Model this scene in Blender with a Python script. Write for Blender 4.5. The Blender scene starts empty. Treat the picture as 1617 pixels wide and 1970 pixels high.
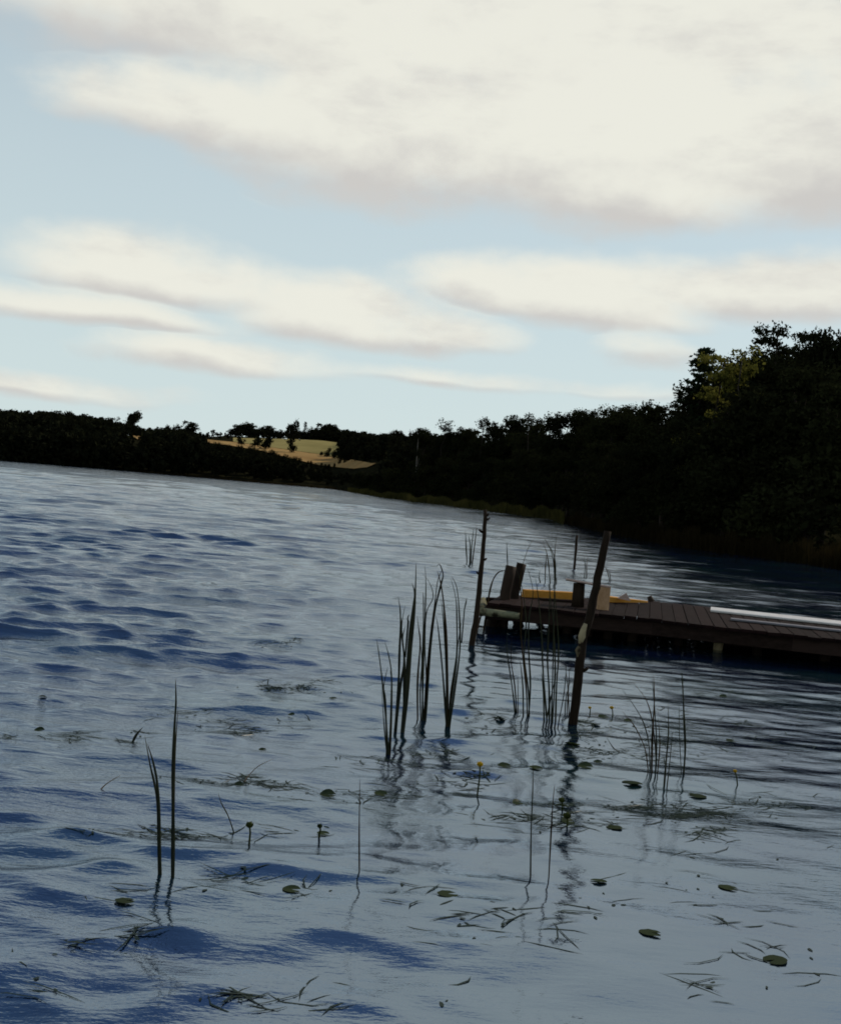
import bpy, bmesh, math, random
import numpy as np
from mathutils import Matrix, Vector

R = math.radians
# ------------------------------------------------------------------ camera
PW, PH, F = 1617.0, 1970.0, 2160.0        # photograph size, focal length in its pixels
CX, CY = 793.5, 875.5                     # optical centre of the exposed square
EYE, PITCH, ROLL = 1.7, 1.75, 5.0         # metres above the lake, degrees
EXPOSURE = 0.22
SUN_AZ, SUN_EL = 50.0, 38.0               # clockwise from the view direction (+Y)

sc = bpy.context.scene
col = sc.collection
cam_d = bpy.data.cameras.new('camera')
cam = bpy.data.objects.new('camera', cam_d)
col.objects.link(cam)
cam_d.sensor_fit = 'HORIZONTAL'
cam_d.sensor_width = 36.0
cam_d.lens = 36.0 * F / PW
cam_d.shift_x = (PW / 2 - CX) / PW
cam_d.shift_y = (CY - PH / 2) / PW
cam_d.clip_start, cam_d.clip_end = 0.05, 9000
RM = Matrix.Rotation(R(90 + PITCH), 3, 'X') @ Matrix.Rotation(R(ROLL), 3, 'Z')
cam.matrix_world = Matrix.Translation((0, 0, EYE)) @ RM.to_4x4()
sc.camera = cam
sc.render.resolution_x, sc.render.resolution_y = 840, 1024

sc.render.engine = 'CYCLES'
sc.view_settings.view_transform = 'Standard'
sc.view_settings.look = 'None'
sc.view_settings.gamma = 1.0
sc.view_settings.exposure = EXPOSURE
sc.cycles.use_denoising = True
sc.cycles.max_bounces = 6
sc.cycles.transparent_max_bounces = 6
sc.cycles.filter_width = 1.8
sc.cycles.caustics_reflective = False
sc.cycles.caustics_refractive = False

RMn = np.array(RM)
def ray(px, py):
    d = RMn @ np.array([(px - CX) / F, -(py - CY) / F, -1.0])
    return d / np.linalg.norm(d)
def az_el(px, py):
    d = ray(px, py)
    return math.atan2(d[0], d[1]), math.asin(d[2])
def on_water(px, py, z=0.0):
    d = ray(px, py); t = (z - EYE) / d[2]
    return Vector((d[0] * t, d[1] * t, z))
def at(px, py, Y):
    d = ray(px, py); t = Y / d[1]
    return Vector((d[0] * t, Y, EYE + d[2] * t))
def project(p):
    v = RMn.T @ (np.asarray(p, float) - np.array([0, 0, EYE]))
    return CX + F * v[0] / -v[2], CY - F * v[1] / -v[2]

# ------------------------------------------------------------------ world and sun
world = bpy.data.worlds.new('World'); sc.world = world; world.use_nodes = True
wn, wl = world.node_tree.nodes, world.node_tree.links
wn.clear()
def wnode(t, **kw):
    n = wn.new(t)
    for k, v in kw.items(): setattr(n, k, v)
    return n
def put(sock, v):
    if isinstance(v, bpy.types.NodeSocket): sock.id_data.links.new(v, sock)
    else: sock.default_value = v
def M(op, a, b=None, c=None, clamp=False):
    n = wn.new('ShaderNodeMath'); n.operation = op; n.use_clamp = clamp
    put(n.inputs[0], a)
    if b is not None: put(n.inputs[1], b)
    if c is not None: put(n.inputs[2], c)
    return n.outputs[0]
def SS(x, lo, hi, a=0.0, b=1.0):
    n = wn.new('ShaderNodeMapRange'); n.interpolation_type = 'SMOOTHSTEP'
    put(n.inputs[0], x); n.inputs[1].default_value = lo; n.inputs[2].default_value = hi
    n.inputs[3].default_value = a; n.inputs[4].default_value = b
    return n.outputs[0]
def WMIX(f, a, b):
    n = wn.new('ShaderNodeMix'); n.data_type = 'RGBA'
    put(n.inputs[0], f); put(n.inputs[6], a); put(n.inputs[7], b)
    return n.outputs[2]
def WNOISE(vec, scale, detail, rough=0.55):
    n = wn.new('ShaderNodeTexNoise'); wl.new(vec, n.inputs['Vector'])
    n.inputs['Scale'].default_value = scale; n.inputs['Detail'].default_value = detail
    n.inputs['Roughness'].default_value = rough
    return n
sky = wnode('ShaderNodeTexSky', sky_type='NISHITA', sun_disc=False)
sky.sun_elevation, sky.sun_rotation = R(SUN_EL), R(SUN_AZ)
sky.air_density, sky.dust_density, sky.ozone_density = 1.0, 0.5, 2.0
SKY = 0.075                                # strength of the sky
tc = wnode('ShaderNodeTexCoord')
sep = wnode('ShaderNodeSeparateXYZ'); wl.new(tc.outputs['Generated'], sep.inputs[0])
X, Y, Z = sep.outputs
az = M('ARCTAN2', X, Y); el = M('ARCSINE', Z)
cmb = wnode('ShaderNodeCombineXYZ'); wl.new(az, cmb.inputs[0]); wl.new(M('MULTIPLY', el, 2.6), cmb.inputs[1])
n1 = WNOISE(cmb.outputs[0], 5.0, 3.0)
cmc = wnode('ShaderNodeCombineXYZ'); wl.new(az, cmc.inputs[0]); wl.new(M('MULTIPLY', el, 1.55), cmc.inputs[1])
n2 = WNOISE(cmc.outputs[0], 10.0, 8.0, 0.6)
s1 = wnode('ShaderNodeSeparateColor'); wl.new(n1.outputs['Color'], s1.inputs[0])
azw = M('MULTIPLY_ADD', M('SUBTRACT', s1.outputs[0], 0.5), 0.10, az)
elw = M('MULTIPLY_ADD', M('SUBTRACT', s1.outputs[1], 0.5), 0.045, el)
# clouds of the photograph: centre pixel, half width, reach up, reach down, strength
CLOUDS = [(1050, -160, 900, 330, 420, 1.1), (430, 215, 330, 90, 65, 1.0), (760, 270, 420, 260, 120, 1.1), (1150, 330, 420, 300, 105, 1.1),
          (1600, 300, 420, 260, 120, 1.0), (800, 60, 1200, 220, 130, 1.1), (1250, 395, 260, 60, 45, 0.9),
          (270, 530, 270, 92, 55, 1.0), (120, 600, 300, 45, 28, 0.8), (430, 570, 120, 50, 30, 0.7),
          (640, 620, 220, 85, 48, 1.0), (850, 650, 140, 55, 32, 0.8),
          (1040, 565, 300, 85, 55, 1.0), (1200, 600, 190, 70, 38, 0.9), (1450, 550, 330, 75, 58, 1.0),
          (430, 700, 240, 45, 30, 0.75), (1230, 665, 80, 35, 40, 0.45), (80, 745, 260, 25, 18, 0.5), (900, 735, 300, 22, 16, 0.35)]
Fd, Ws, Bs = None, None, None
for (cx, cy, hw, up, dn, st) in CLOUDS:
    a0, e0 = az_el(cx, cy)
    da = M('DIVIDE', M('SUBTRACT', azw, a0), hw / F)
    de = M('SUBTRACT', elw, e0)
    low = M('DIVIDE', de, -dn / F)
    mm = M('MAXIMUM', M('DIVIDE', de, up / F), low)
    f = M('MULTIPLY', M('SUBTRACT', 1.0, M('ADD', M('MULTIPLY', da, da), M('MULTIPLY', mm, mm))), st)
    w = M('POWER', M('MAXIMUM', M('ADD', f, 0.45), 0.0), 2.0)
    wb_ = M('MULTIPLY', w, M('MINIMUM', M('MAXIMUM', low, -1.5), 1.5))
    if Fd is None: Fd, Ws, Bs = M('MAXIMUM', f, -1.0), w, wb_
    else:
        n = wn.new('ShaderNodeMath'); n.operation = 'SMOOTH_MAX'; put(n.inputs[0], Fd); put(n.inputs[1], f); n.inputs[2].default_value = 0.5; Fd = n.outputs[0]
        Ws = M('ADD', Ws, w); Bs = M('ADD', Bs, wb_)
Bd = M('DIVIDE', Bs, M('MAXIMUM', Ws, 0.001))
fb = M('SUBTRACT', n2.outputs[0], 0.5)
Fn = M('MULTIPLY_ADD', fb, 1.7, Fd)
dens = SS(Fn, -0.45, 0.80)
# the same broken cloud deck over the rest of the sky
zc = M('MAXIMUM', Z, 0.06)
cm2 = wnode('ShaderNodeCombineXYZ'); wl.new(M('DIVIDE', X, zc), cm2.inputs[0]); wl.new(M('DIVIDE', Y, zc), cm2.inputs[1]); cm2.inputs[2].default_value = 3.7
n3 = WNOISE(cm2.outputs[0], 0.55, 7.0, 0.55)
gen = SS(n3.outputs[0], 0.54, 0.68)
inview = M('MULTIPLY', SS(M('ABSOLUTE', M('SUBTRACT', az, 0.01)), 0.42, 0.58, 1.0, 0.0), SS(el, 0.62, 0.80, 1.0, 0.0))
cover = M('ADD', M('MULTIPLY', dens, inview), M('MULTIPLY', gen, M('SUBTRACT', 1.0, inview)))
cover = M('MULTIPLY', cover, SS(el, 0.005, 0.05))
under = M('ADD', M('MULTIPLY', SS(M('MULTIPLY_ADD', fb, 1.6, Bd), -0.15, 0.75), inview), M('MULTIPLY', SS(n3.outputs[0], 0.55, 0.75), M('SUBTRACT', 1.0, inview)))
n4 = WNOISE(cmb.outputs[0], 4.2, 8.0, 0.62)
under = M('MAXIMUM', under, M('MULTIPLY', SS(n4.outputs[0], 0.47, 0.68), 0.62))
k = 1.0 / SKY
ctop = (0.735 * k, 0.725 * k, 0.645 * k, 1); cbase = (0.53 * k, 0.51 * k, 0.485 * k, 1)
ccol = WMIX(under, ctop, cbase)
# thin bright veil low over the far shore
veil = M('MULTIPLY', SS(el, 0.0, 0.30, 0.94, 0.74), SS(el, 0.24, 0.70, 1.0, 0.0))
skyc = WMIX(veil, sky.outputs[0], (0.54 * k, 0.635 * k, 0.645 * k, 1))
fin = WMIX(M('MULTIPLY', cover, 0.93), skyc, ccol)
bg = wnode('ShaderNodeBackground'); wl.new(fin, bg.inputs[0]); bg.inputs[1].default_value = SKY
wo = wnode('ShaderNodeOutputWorld'); wl.new(bg.outputs[0], wo.inputs[0])
world.cycles.sampling_method = 'MANUAL'; world.cycles.sample_map_resolution = 512

sun_d = bpy.data.lights.new('sun', 'SUN'); sun_d.energy = 2.0; sun_d.angle = R(0.53); sun_d.color = (1.0, 0.90, 0.74)
sun = bpy.data.objects.new('sun', sun_d); col.objects.link(sun)
sv = Vector((math.sin(R(SUN_AZ)) * math.cos(R(SUN_EL)), math.cos(R(SUN_AZ)) * math.cos(R(SUN_EL)), math.sin(R(SUN_EL))))
sun.rotation_euler = sv.to_track_quat('Z', 'Y').to_euler()
sun.location = sv * 60

# ------------------------------------------------------------------ helpers
def tag(o, label=None, cat=None, group=None, kind=None):
    for k_, v in (('label', label), ('category', cat), ('group', group), ('kind', kind)):
        if v: o[k_] = v
    return o
def empty(name, loc, rz=0.0):
    o = bpy.data.objects.new(name, None); col.objects.link(o)
    o.location = loc; o.rotation_euler = (0, 0, rz); o.empty_display_size = 0.2
    return o
def link(name, me, parent=None):
    o = bpy.data.objects.new(name, me); col.objects.link(o)
    if parent is not None: o.parent = parent
    return o
def np_mesh(name, V, Q, mat, smooth=False):
    """V (n,3), Q (m,k) all faces with k corners"""
    me = bpy.data.meshes.new(name)
    V = np.asarray(V, np.float32); Q = np.asarray(Q, np.int32)
    me.vertices.add(len(V)); me.vertices.foreach_set('co', V.ravel())
    k_ = Q.shape[1]
    me.loops.add(Q.size); me.loops.foreach_set('vertex_index', Q.ravel())
    me.polygons.add(len(Q)); me.polygons.foreach_set('loop_start', np.arange(0, Q.size, k_, dtype=np.int32))
    me.polygons.foreach_set('use_smooth', np.full(len(Q), smooth))
    me.update(calc_edges=True)
    me.materials.append(mat)
    return me
def py_mesh(name, V, Fc, mat, smooth=False):
    me = bpy.data.meshes.new(name); me.from_pydata([tuple(v) for v in V], [], Fc)
    if smooth: me.polygons.foreach_set('use_smooth', [True] * len(me.polygons))
    me.materials.append(mat); me.update()
    return me
def tube(pts, radii, n=8, flat=1.0, wob=0.0, rng=None, cap=True):
    """tapered tube along pts -> (verts, faces); flat squashes one axis"""
    pts = [Vector(p) for p in pts]; V, Fc = [], []
    side = None
    for i, p in enumerate(pts):
        a = pts[max(i - 1, 0)]; b = pts[min(i + 1, len(pts) - 1)]
        t = (b - a).normalized()
        if side is None: side = Vector((1, 0.13, 0)) if abs(t.x) < 0.8 else Vector((0, 1, 0.1))
        u = (side - t * side.dot(t)).normalized(); w = t.cross(u); side = u
        for j in range(n):
            an = 2 * math.pi * j / n
            r = radii[i] * (1 + (rng.uniform(-wob, wob) if wob else 0))
            V.append(p + u * math.cos(an) * r + w * math.sin(an) * r * flat)
    for i in range(len(pts) - 1):
        for j in range(n):
            a = i * n + j; b = i * n + (j + 1) % n
            Fc.append((a, b, b + n, a + n))
    if cap:
        Fc.append(tuple(range(n))[::-1]); Fc.append(tuple(range((len(pts) - 1) * n, len(pts) * n)))
    return V, Fc
def join(*vf):
    V, Fc = [], []
    for v, f in vf:
        o = len(V); V += list(v); Fc += [tuple(i + o for i in q) for q in f]
    return V, Fc
def box(p0, p1, up, width, height, bev=0.006):
    """beam from p0 to p1; returns verts, faces with chamfered long edges"""
    p0, p1 = Vector(p0), Vector(p1); t = (p1 - p0).normalized()
    up = Vector(up); up = (up - t * up.dot(t)).normalized(); sd = t.cross(up)
    w, h, b = width / 2, height / 2, bev
    prof = [(-w + b, -h), (w - b, -h), (w, -h + b), (w, h - b), (w - b, h), (-w + b, h), (-w, h - b), (-w, -h + b)]
    V = [p + sd * x + up * y for p in (p0, p1) for x, y in prof]
    Fc = [(i, (i + 1) % 8, 8 + (i + 1) % 8, 8 + i) for i in range(8)]
    Fc += [tuple(range(8))[::-1], tuple(range(8, 16))]
    return V, Fc

# ------------------------------------------------------------------ materials
def new_mat(name):
    m = bpy.data.materials.new(name); m.use_nodes = True
    nt = m.node_tree; nt.nodes.clear()
    out = nt.nodes.new('ShaderNodeOutputMaterial')
    return m, nt, out
def N(nt, t, **inp):
    n = nt.nodes.new(t)
    for k_, v in inp.items():
        put(n.inputs[k_], v)
    return n
def ramp(nt, fac, stops):
    n = nt.nodes.new('ShaderNodeValToRGB'); put(n.inputs[0], fac)
    e = n.color_ramp.elements
    while len(e) < len(stops): e.new(0.5)
    for i, (p, c) in enumerate(stops):
        e[i].position = p; e[i].color = (*c, 1)
    return n.outputs[0]
def coords(nt, scale=(1, 1, 1), space='Object'):
    t = nt.nodes.new('ShaderNodeTexCoord'); mp = nt.nodes.new('ShaderNodeMapping')
    nt.links.new(t.outputs[space], mp.inputs[0]); mp.inputs['Scale'].default_value = scale
    return mp.outputs[0]
def wood(name, dark, light, rough=0.75, scale=(3, 3, 3), bump=0.4, spots=None):
    m, nt, out = new_mat(name)
    v = coords(nt, scale)
    a = N(nt, 'ShaderNodeTexNoise', Vector=v, Scale=3.0, Detail=8.0, Roughness=0.7)
    w = N(nt, 'ShaderNodeTexNoise', Vector=coords(nt, (2, 2, 2)), Scale=2.0, Detail=4.0)
    oi = nt.nodes.new('ShaderNodeObjectInfo')
    mx = N(nt, 'ShaderNodeMath'); mx.operation = 'MULTIPLY_ADD'
    put(mx.inputs[0], oi.outputs['Random']); mx.inputs[1].default_value = 0.35; put(mx.inputs[2], a.outputs[0])
    c = ramp(nt, mx.outputs[0], [(0.35, dark), (0.85, light)])
    if spots:
        s = ramp(nt, w.outputs[0], [(0.52, (0, 0, 0)), (0.60, (1, 1, 1))])
        mi = nt.nodes.new('ShaderNodeMix'); mi.data_type = 'RGBA'; put(mi.inputs[0], s); put(mi.inputs[6], c); mi.inputs[7].default_value = (*spots, 1)
        c = mi.outputs[2]
    b = N(nt, 'ShaderNodeBump', Strength=bump, Distance=0.01, Height=a.outputs[0])
    p = N(nt, 'ShaderNodeBsdfPrincipled', **{'Base Color': c, 'Roughness': rough, 'Normal': b.outputs[0], 'Specular IOR Level': 0.06})
    nt.links.new(p.outputs[0], out.inputs[0])
    return m
def foliage(name, dark, light, trans=0.35, tcol=None, nscale=0.6, gloss=0.0):
    m, nt, out = new_mat(name)
    a = N(nt, 'ShaderNodeTexNoise', Vector=coords(nt), Scale=nscale, Detail=3.0)
    oi = nt.nodes.new('ShaderNodeObjectInfo')
    mx = N(nt, 'ShaderNodeMath'); mx.operation = 'MULTIPLY_ADD'
    put(mx.inputs[0], oi.outputs['Random']); mx.inputs[1].default_value = 0.25; put(mx.inputs[2], a.outputs[0])
    c = ramp(nt, mx.outputs[0], [(0.40, dark), (0.80, light)])
    d = N(nt, 'ShaderNodeBsdfDiffuse', Color=c)
    t = N(nt, 'ShaderNodeBsdfTranslucent')
    if tcol: t.inputs[0].default_value = (*tcol, 1)
    else: put(t.inputs[0], c)
    mi = N(nt, 'ShaderNodeMixShader', Fac=trans); put(mi.inputs[1], d.outputs[0]); put(mi.inputs[2], t.outputs[0])
    last = mi.outputs[0]
    if gloss:
        g = N(nt, 'ShaderNodeBsdfGlossy', Roughness=0.35); m2 = N(nt, 'ShaderNodeMixShader', Fac=gloss)
        put(m2.inputs[1], last); put(m2.inputs[2], g.outputs[0]); last = m2.outputs[0]
    nt.links.new(last, out.inputs[0])
    return m
MAT = {}
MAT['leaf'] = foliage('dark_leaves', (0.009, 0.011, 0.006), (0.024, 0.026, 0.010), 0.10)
MAT['leaf_y'] = foliage('sunny_leaves', (0.07, 0.075, 0.014), (0.14, 0.13, 0.03), 0.6)  # sunlight on two crowns put into a brighter, yellower leaf colour
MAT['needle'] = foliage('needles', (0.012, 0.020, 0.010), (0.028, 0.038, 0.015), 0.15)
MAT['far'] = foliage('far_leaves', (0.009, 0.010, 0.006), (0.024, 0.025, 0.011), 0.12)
MAT['reed_far'] = foliage('shore_reeds', (0.009, 0.008, 0.004), (0.030, 0.022, 0.009), 0.25, nscale=0.15)
MAT['reed_mid'] = foliage('olive_reeds', (0.030, 0.032, 0.009), (0.085, 0.075, 0.024), 0.25, nscale=0.15)
MAT['reed'] = foliage('reed_blades', (0.010, 0.014, 0.007), (0.030, 0.034, 0.014), 0.25, nscale=6.0, gloss=0.02)
MAT['reed_brown'] = foliage('brown_reed_blades', (0.020, 0.014, 0.008), (0.055, 0.038, 0.018), 0.25, nscale=6.0)
MAT['straw'] = foliage('dry_straw', (0.20, 0.12, 0.07), (0.34, 0.22, 0.14), 0.2, nscale=6.0)
MAT['weed'] = foliage('pondweed', (0.010, 0.022, 0.017), (0.028, 0.046, 0.034), 0.15, nscale=3.0, gloss=0.04)
MAT['lily'] = foliage('lily_leaf', (0.012, 0.022, 0.010), (0.035, 0.05, 0.018), 0.2, nscale=9.0, gloss=0.02)
MAT['yellow'] = foliage('lily_yellow', (0.42, 0.26, 0.01), (0.60, 0.40, 0.02), 0.35, nscale=30.0)
MAT['bud'] = foliage('lily_bud', (0.02, 0.03, 0.01), (0.06, 0.07, 0.02), 0.1, nscale=30.0)
MAT['bark'] = wood('bark', (0.012, 0.010, 0.008), (0.045, 0.035, 0.028), 0.9)
MAT['birch'] = wood('birch_bark', (0.10, 0.08, 0.06), (0.45, 0.40, 0.34), 0.85, (1, 1, 1))
MAT['deck'] = wood('weathered_deck', (0.006, 0.0032, 0.003), (0.021, 0.0105, 0.0095), 0.95, (6, 2, 6), 0.6)
MAT['beam'] = wood('dark_beam', (0.012, 0.008, 0.006), (0.040, 0.025, 0.020), 0.85, (2, 6, 6), 0.6)
MAT['pile'] = wood('wet_pile', (0.010, 0.007, 0.005), (0.040, 0.026, 0.018), 0.6, (6, 6, 1.5), 0.8)
MAT['lichen'] = wood('lichen_log', (0.06, 0.05, 0.03), (0.26, 0.25, 0.15), 0.9, (8, 8, 8), 0.8, spots=(0.03, 0.025, 0.015))
MAT['pole'] = wood('dark_pole', (0.010, 0.007, 0.005), (0.034, 0.023, 0.015), 0.85, (9, 9, 2), 0.8)
MAT['pale_pole'] = wood('sunlit_wood', (0.14, 0.11, 0.06), (0.42, 0.34, 0.20), 0.8, (9, 9, 3), 0.6, spots=(0.03, 0.022, 0.014))  # pale colour that carries the sunlight on the pole patches and one pile
MAT['plank'] = wood('grey_pink_plank', (0.30, 0.20, 0.16), (0.55, 0.40, 0.33), 0.8, (3, 9, 9))
MAT['sawn'] = wood('sawn_block', (0.34, 0.19, 0.09), (0.62, 0.40, 0.24), 0.8, (6, 6, 2))
MAT['orange'] = wood('orange_paint', (0.40, 0.15, 0.02), (0.62, 0.29, 0.05), 0.6, (3, 9, 9), 0.2)
MAT['white'] = wood('pale_board', (0.62, 0.58, 0.53), (0.82, 0.79, 0.74), 0.6, (3, 9, 9), 0.2)
MAT['grey'] = wood('grey_board', (0.10, 0.10, 0.11), (0.22, 0.21, 0.22), 0.7, (3, 9, 9), 0.3)
MAT['gold'] = foliage('stubble', (0.30, 0.185, 0.075), (0.44, 0.29, 0.12), 0.0, nscale=0.05)
MAT['hay'] = foliage('meadow', (0.20, 0.17, 0.065), (0.30, 0.25, 0.10), 0.0, nscale=0.06)

m, nt, out = new_mat('undergrowth')
a = N(nt, 'ShaderNodeTexNoise', Vector=coords(nt), Scale=0.35, Detail=7.0)
c = ramp(nt, a.outputs[0], [(0.35, (0.008, 0.008, 0.005)), (0.7, (0.022, 0.021, 0.010))])
nt.links.new(N(nt, 'ShaderNodeBsdfDiffuse', Color=c).outputs[0], out.inputs[0]); MAT['ground'] = m

m, nt, out = new_mat('lake_water')
geo = nt.nodes.new('ShaderNodeNewGeometry')
def wmap(s, r=0.0):
    mp = nt.nodes.new('ShaderNodeMapping'); nt.links.new(geo.outputs['Position'], mp.inputs[0])
    mp.inputs['Scale'].default_value = s; mp.inputs['Rotation'].default_value = (0, 0, r); return mp.outputs[0]
r1 = N(nt, 'ShaderNodeTexNoise', Vector=wmap((1.6, 5.0, 1), 0.12), Scale=1.0, Detail=6.0, Roughness=0.62)
r2 = N(nt, 'ShaderNodeTexNoise', Vector=wmap((7, 16, 1), -0.2), Scale=1.0, Detail=3.0, Roughness=0.6)
gust = N(nt, 'ShaderNodeTexNoise', Vector=wmap((0.05, 0.11, 1)), Scale=1.0, Detail=4.0)
gs = N(nt, 'ShaderNodeMapRange'); put(gs.inputs[0], gust.outputs[0]); gs.inputs[1].default_value = 0.35; gs.inputs[2].default_value = 0.65; gs.inputs[3].default_value = 0.45; gs.inputs[4].default_value = 1.15
sp = N(nt, 'ShaderNodeSeparateXYZ'); nt.links.new(geo.outputs['Position'], sp.inputs[0])
shx = N(nt, 'ShaderNodeMapRange'); put(shx.inputs[0], sp.outputs[0]); shx.inputs[1].default_value = -2.2; shx.inputs[2].default_value = 0.5
shy = N(nt, 'ShaderNodeMapRange'); put(shy.inputs[0], sp.outputs[1]); shy.inputs[1].default_value = 15; shy.inputs[2].default_value = 24; shy.inputs[3].default_value = 1; shy.inputs[4].default_value = 0.75
shm = N(nt, 'ShaderNodeMath'); shm.operation = 'MULTIPLY'; put(shm.inputs[0], shx.outputs[0]); put(shm.inputs[1], shy.outputs[0])
shk = N(nt, 'ShaderNodeMath'); shk.operation = 'MULTIPLY_ADD'; put(shk.inputs[0], shm.outputs[0]); shk.inputs[1].default_value = -0.80; shk.inputs[2].default_value = 1.0
shs = N(nt, 'ShaderNodeMath'); shs.operation = 'MULTIPLY'; put(shs.inputs[0], gs.outputs[0]); put(shs.inputs[1], shk.outputs[0])
b1 = N(nt, 'ShaderNodeBump', Distance=0.048, Height=r1.outputs[0]); put(b1.inputs['Strength'], shs.outputs[0])
fetch = N(nt, 'ShaderNodeMapRange'); put(fetch.inputs[0], sp.outputs[1]); fetch.inputs[1].default_value = 16; fetch.inputs[2].default_value = 70
r0 = N(nt, 'ShaderNodeTexNoise', Vector=wmap((0.55, 1.1, 1), 0.1), Scale=1.0, Detail=5.0, Roughness=0.6)
b0 = N(nt, 'ShaderNodeBump', Distance=0.26, Height=r0.outputs[0], Normal=b1.outputs[0]); 
rat = N(nt, 'ShaderNodeMath'); rat.operation = 'DIVIDE'; put(rat.inputs[0], sp.outputs[0]); put(rat.inputs[1], sp.outputs[1])
lee = N(nt, 'ShaderNodeMapRange'); put(lee.inputs[0], rat.outputs[0]); lee.inputs[1].default_value = 0.02; lee.inputs[2].default_value = 0.22; lee.inputs[3].default_value = 1.0; lee.inputs[4].default_value = 0.05
gust2 = N(nt, 'ShaderNodeTexNoise', Vector=wmap((0.014, 0.020, 1), 0.06), Scale=1.0, Detail=5.0, Roughness=0.6)
g2 = N(nt, 'ShaderNodeMapRange'); put(g2.inputs[0], gust2.outputs[0]); g2.inputs[1].default_value = 0.36; g2.inputs[2].default_value = 0.60; g2.inputs[3].default_value = 0.10; g2.inputs[4].default_value = 1.3
fl0 = N(nt, 'ShaderNodeMath'); fl0.operation = 'MULTIPLY'; put(fl0.inputs[0], fetch.outputs[0]); put(fl0.inputs[1], lee.outputs[0])
fl = N(nt, 'ShaderNodeMath'); fl.operation = 'MULTIPLY'; put(fl.inputs[0], fl0.outputs[0]); put(fl.inputs[1], g2.outputs[0])
put(b0.inputs['Strength'], fl.outputs[0])
shr = N(nt, 'ShaderNodeMath'); shr.operation = 'MULTIPLY'; put(shr.inputs[0], shk.outputs[0]); shr.inputs[1].default_value = 0.4
b2 = N(nt, 'ShaderNodeBump', Distance=0.012, Height=r2.outputs[0], Normal=b0.outputs[0]); put(b2.inputs['Strength'], shr.outputs[0])
wv = N(nt, 'ShaderNodeTexNoise', Vector=wmap((0.5, 0.8, 1)), Scale=1.0, Detail=6.0)
wcol = ramp(nt, wv.outputs[0], [(0.40, (0.002, 0.006, 0.022)), (0.66, (0.004, 0.018, 0.022))])
p = N(nt, 'ShaderNodeBsdfPrincipled', **{'Base Color': wcol, 'Roughness': 0.06, 'IOR': 3.4, 'Specular Tint': (0.60, 0.78, 1.0, 1.0), 'Normal': b2.outputs[0]})
nt.links.new(p.outputs[0], out.inputs[0]); MAT['water'] = m

# ------------------------------------------------------------------ lake surface
wr = np.random.default_rng(7)
WAVES = []
for i in range(90):
    lam = 0.20 * (28.0 ** (i / 89.0))                     # 0.2 .. 5.6 m
    th = R(90) + wr.normal(R(6), R(38) if lam < 0.7 else R(17))
    amp = 0.0044 * lam ** 0.85 * math.exp(-0.5 * (lam / 1.0) ** 2) + 0.0011 * lam
    WAVES.append((lam, math.cos(th) * 2 * math.pi / lam, math.sin(th) * 2 * math.pi / lam, wr.uniform(0, 6.28), amp * wr.uniform(0.5, 1.3)))
def wave_env(x, y):
    env = 0.90 + 0.16 * np.sin(0.31 * x + 0.9 + 0.22 * y) * np.sin(0.27 * y - 0.1 * x + 2.0) + 0.16 * np.sin(0.83 * y + 0.6 * x) + 0.16 * np.sin(0.45 * x - 0.12 * y + 1.0)
    side = 0.85 + 0.25 / (1 + np.exp((x / np.maximum(y, 3) + 0.13) * 22))        # windier towards the left
    calm = 1.0 - 0.58 / (1 + np.exp(-(x + 0.6) * 1.5)) / (1 + np.exp((y - 19) * 0.5))   # sheltered by the reeds and the dock
    lee_ = 1.0 - 0.68 / (1 + np.exp(-(x / np.maximum(y, 3) - 0.17) * 30))               # lee of the right-hand wood
    env = env * np.clip(0.64 + (y - 3.5) / 18.0, 0.64, 1.0)                             # smaller near the bank
    return 1.75 * np.maximum(env, 0.15) * side * calm * lee_
def wave_xyz(x, y, dy=None):
    x = np.asarray(x, float); y = np.asarray(y, float)
    z = np.zeros_like(x); dx = np.zeros_like(x); dyy = np.zeros_like(x)
    for lam, kx, ky, ph, A in WAVES:
        a_ = A if dy is None else A * np.clip((lam / dy - 2.0) / 2.0, 0, 1)
        th = kx * x + ky * y + ph; kk = 2 * math.pi / lam
        z += a_ * np.sin(th); c_ = a_ * np.cos(th); dx += c_ * kx / kk; dyy += c_ * ky / kk
    e_ = wave_env(x, y)
    return x + 1.3 * dx * e_, y + 1.3 * dyy * e_, z * e_      # pinched crests
def wave_z(x, y): return wave_xyz(x, y)[2]
yy = np.concatenate([np.geomspace(2.0, 150, 1250), np.geomspace(151.5, 1700, 110)])
nr, nc = len(yy), 340
u = np.linspace(-1, 1, nc)
u = np.concatenate([[-14, -5, -2.2, -1.4], u, [1.4, 2.2, 5, 14]]); nc = len(u)
YY, UU = np.meshgrid(yy, u, indexing='ij')
XX = UU * (0.52 * YY + 1.5)
XX, YW, ZZ = wave_xyz(XX, YY, 1.7 * np.maximum(np.gradient(yy)[:, None], 0.004))
idx = np.arange(nr * nc).reshape(nr, nc)
Q = np.stack([idx[:-1, :-1], idx[:-1, 1:], idx[1:, 1:], idx[1:, :-1]], -1).reshape(-1, 4)
lake = link('lake', np_mesh('lake', np.stack([XX, YW, ZZ], -1).reshape(-1, 3), Q, MAT['water'], True))
tag(lake, 'rippled blue lake water', None, None, 'structure')

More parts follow.
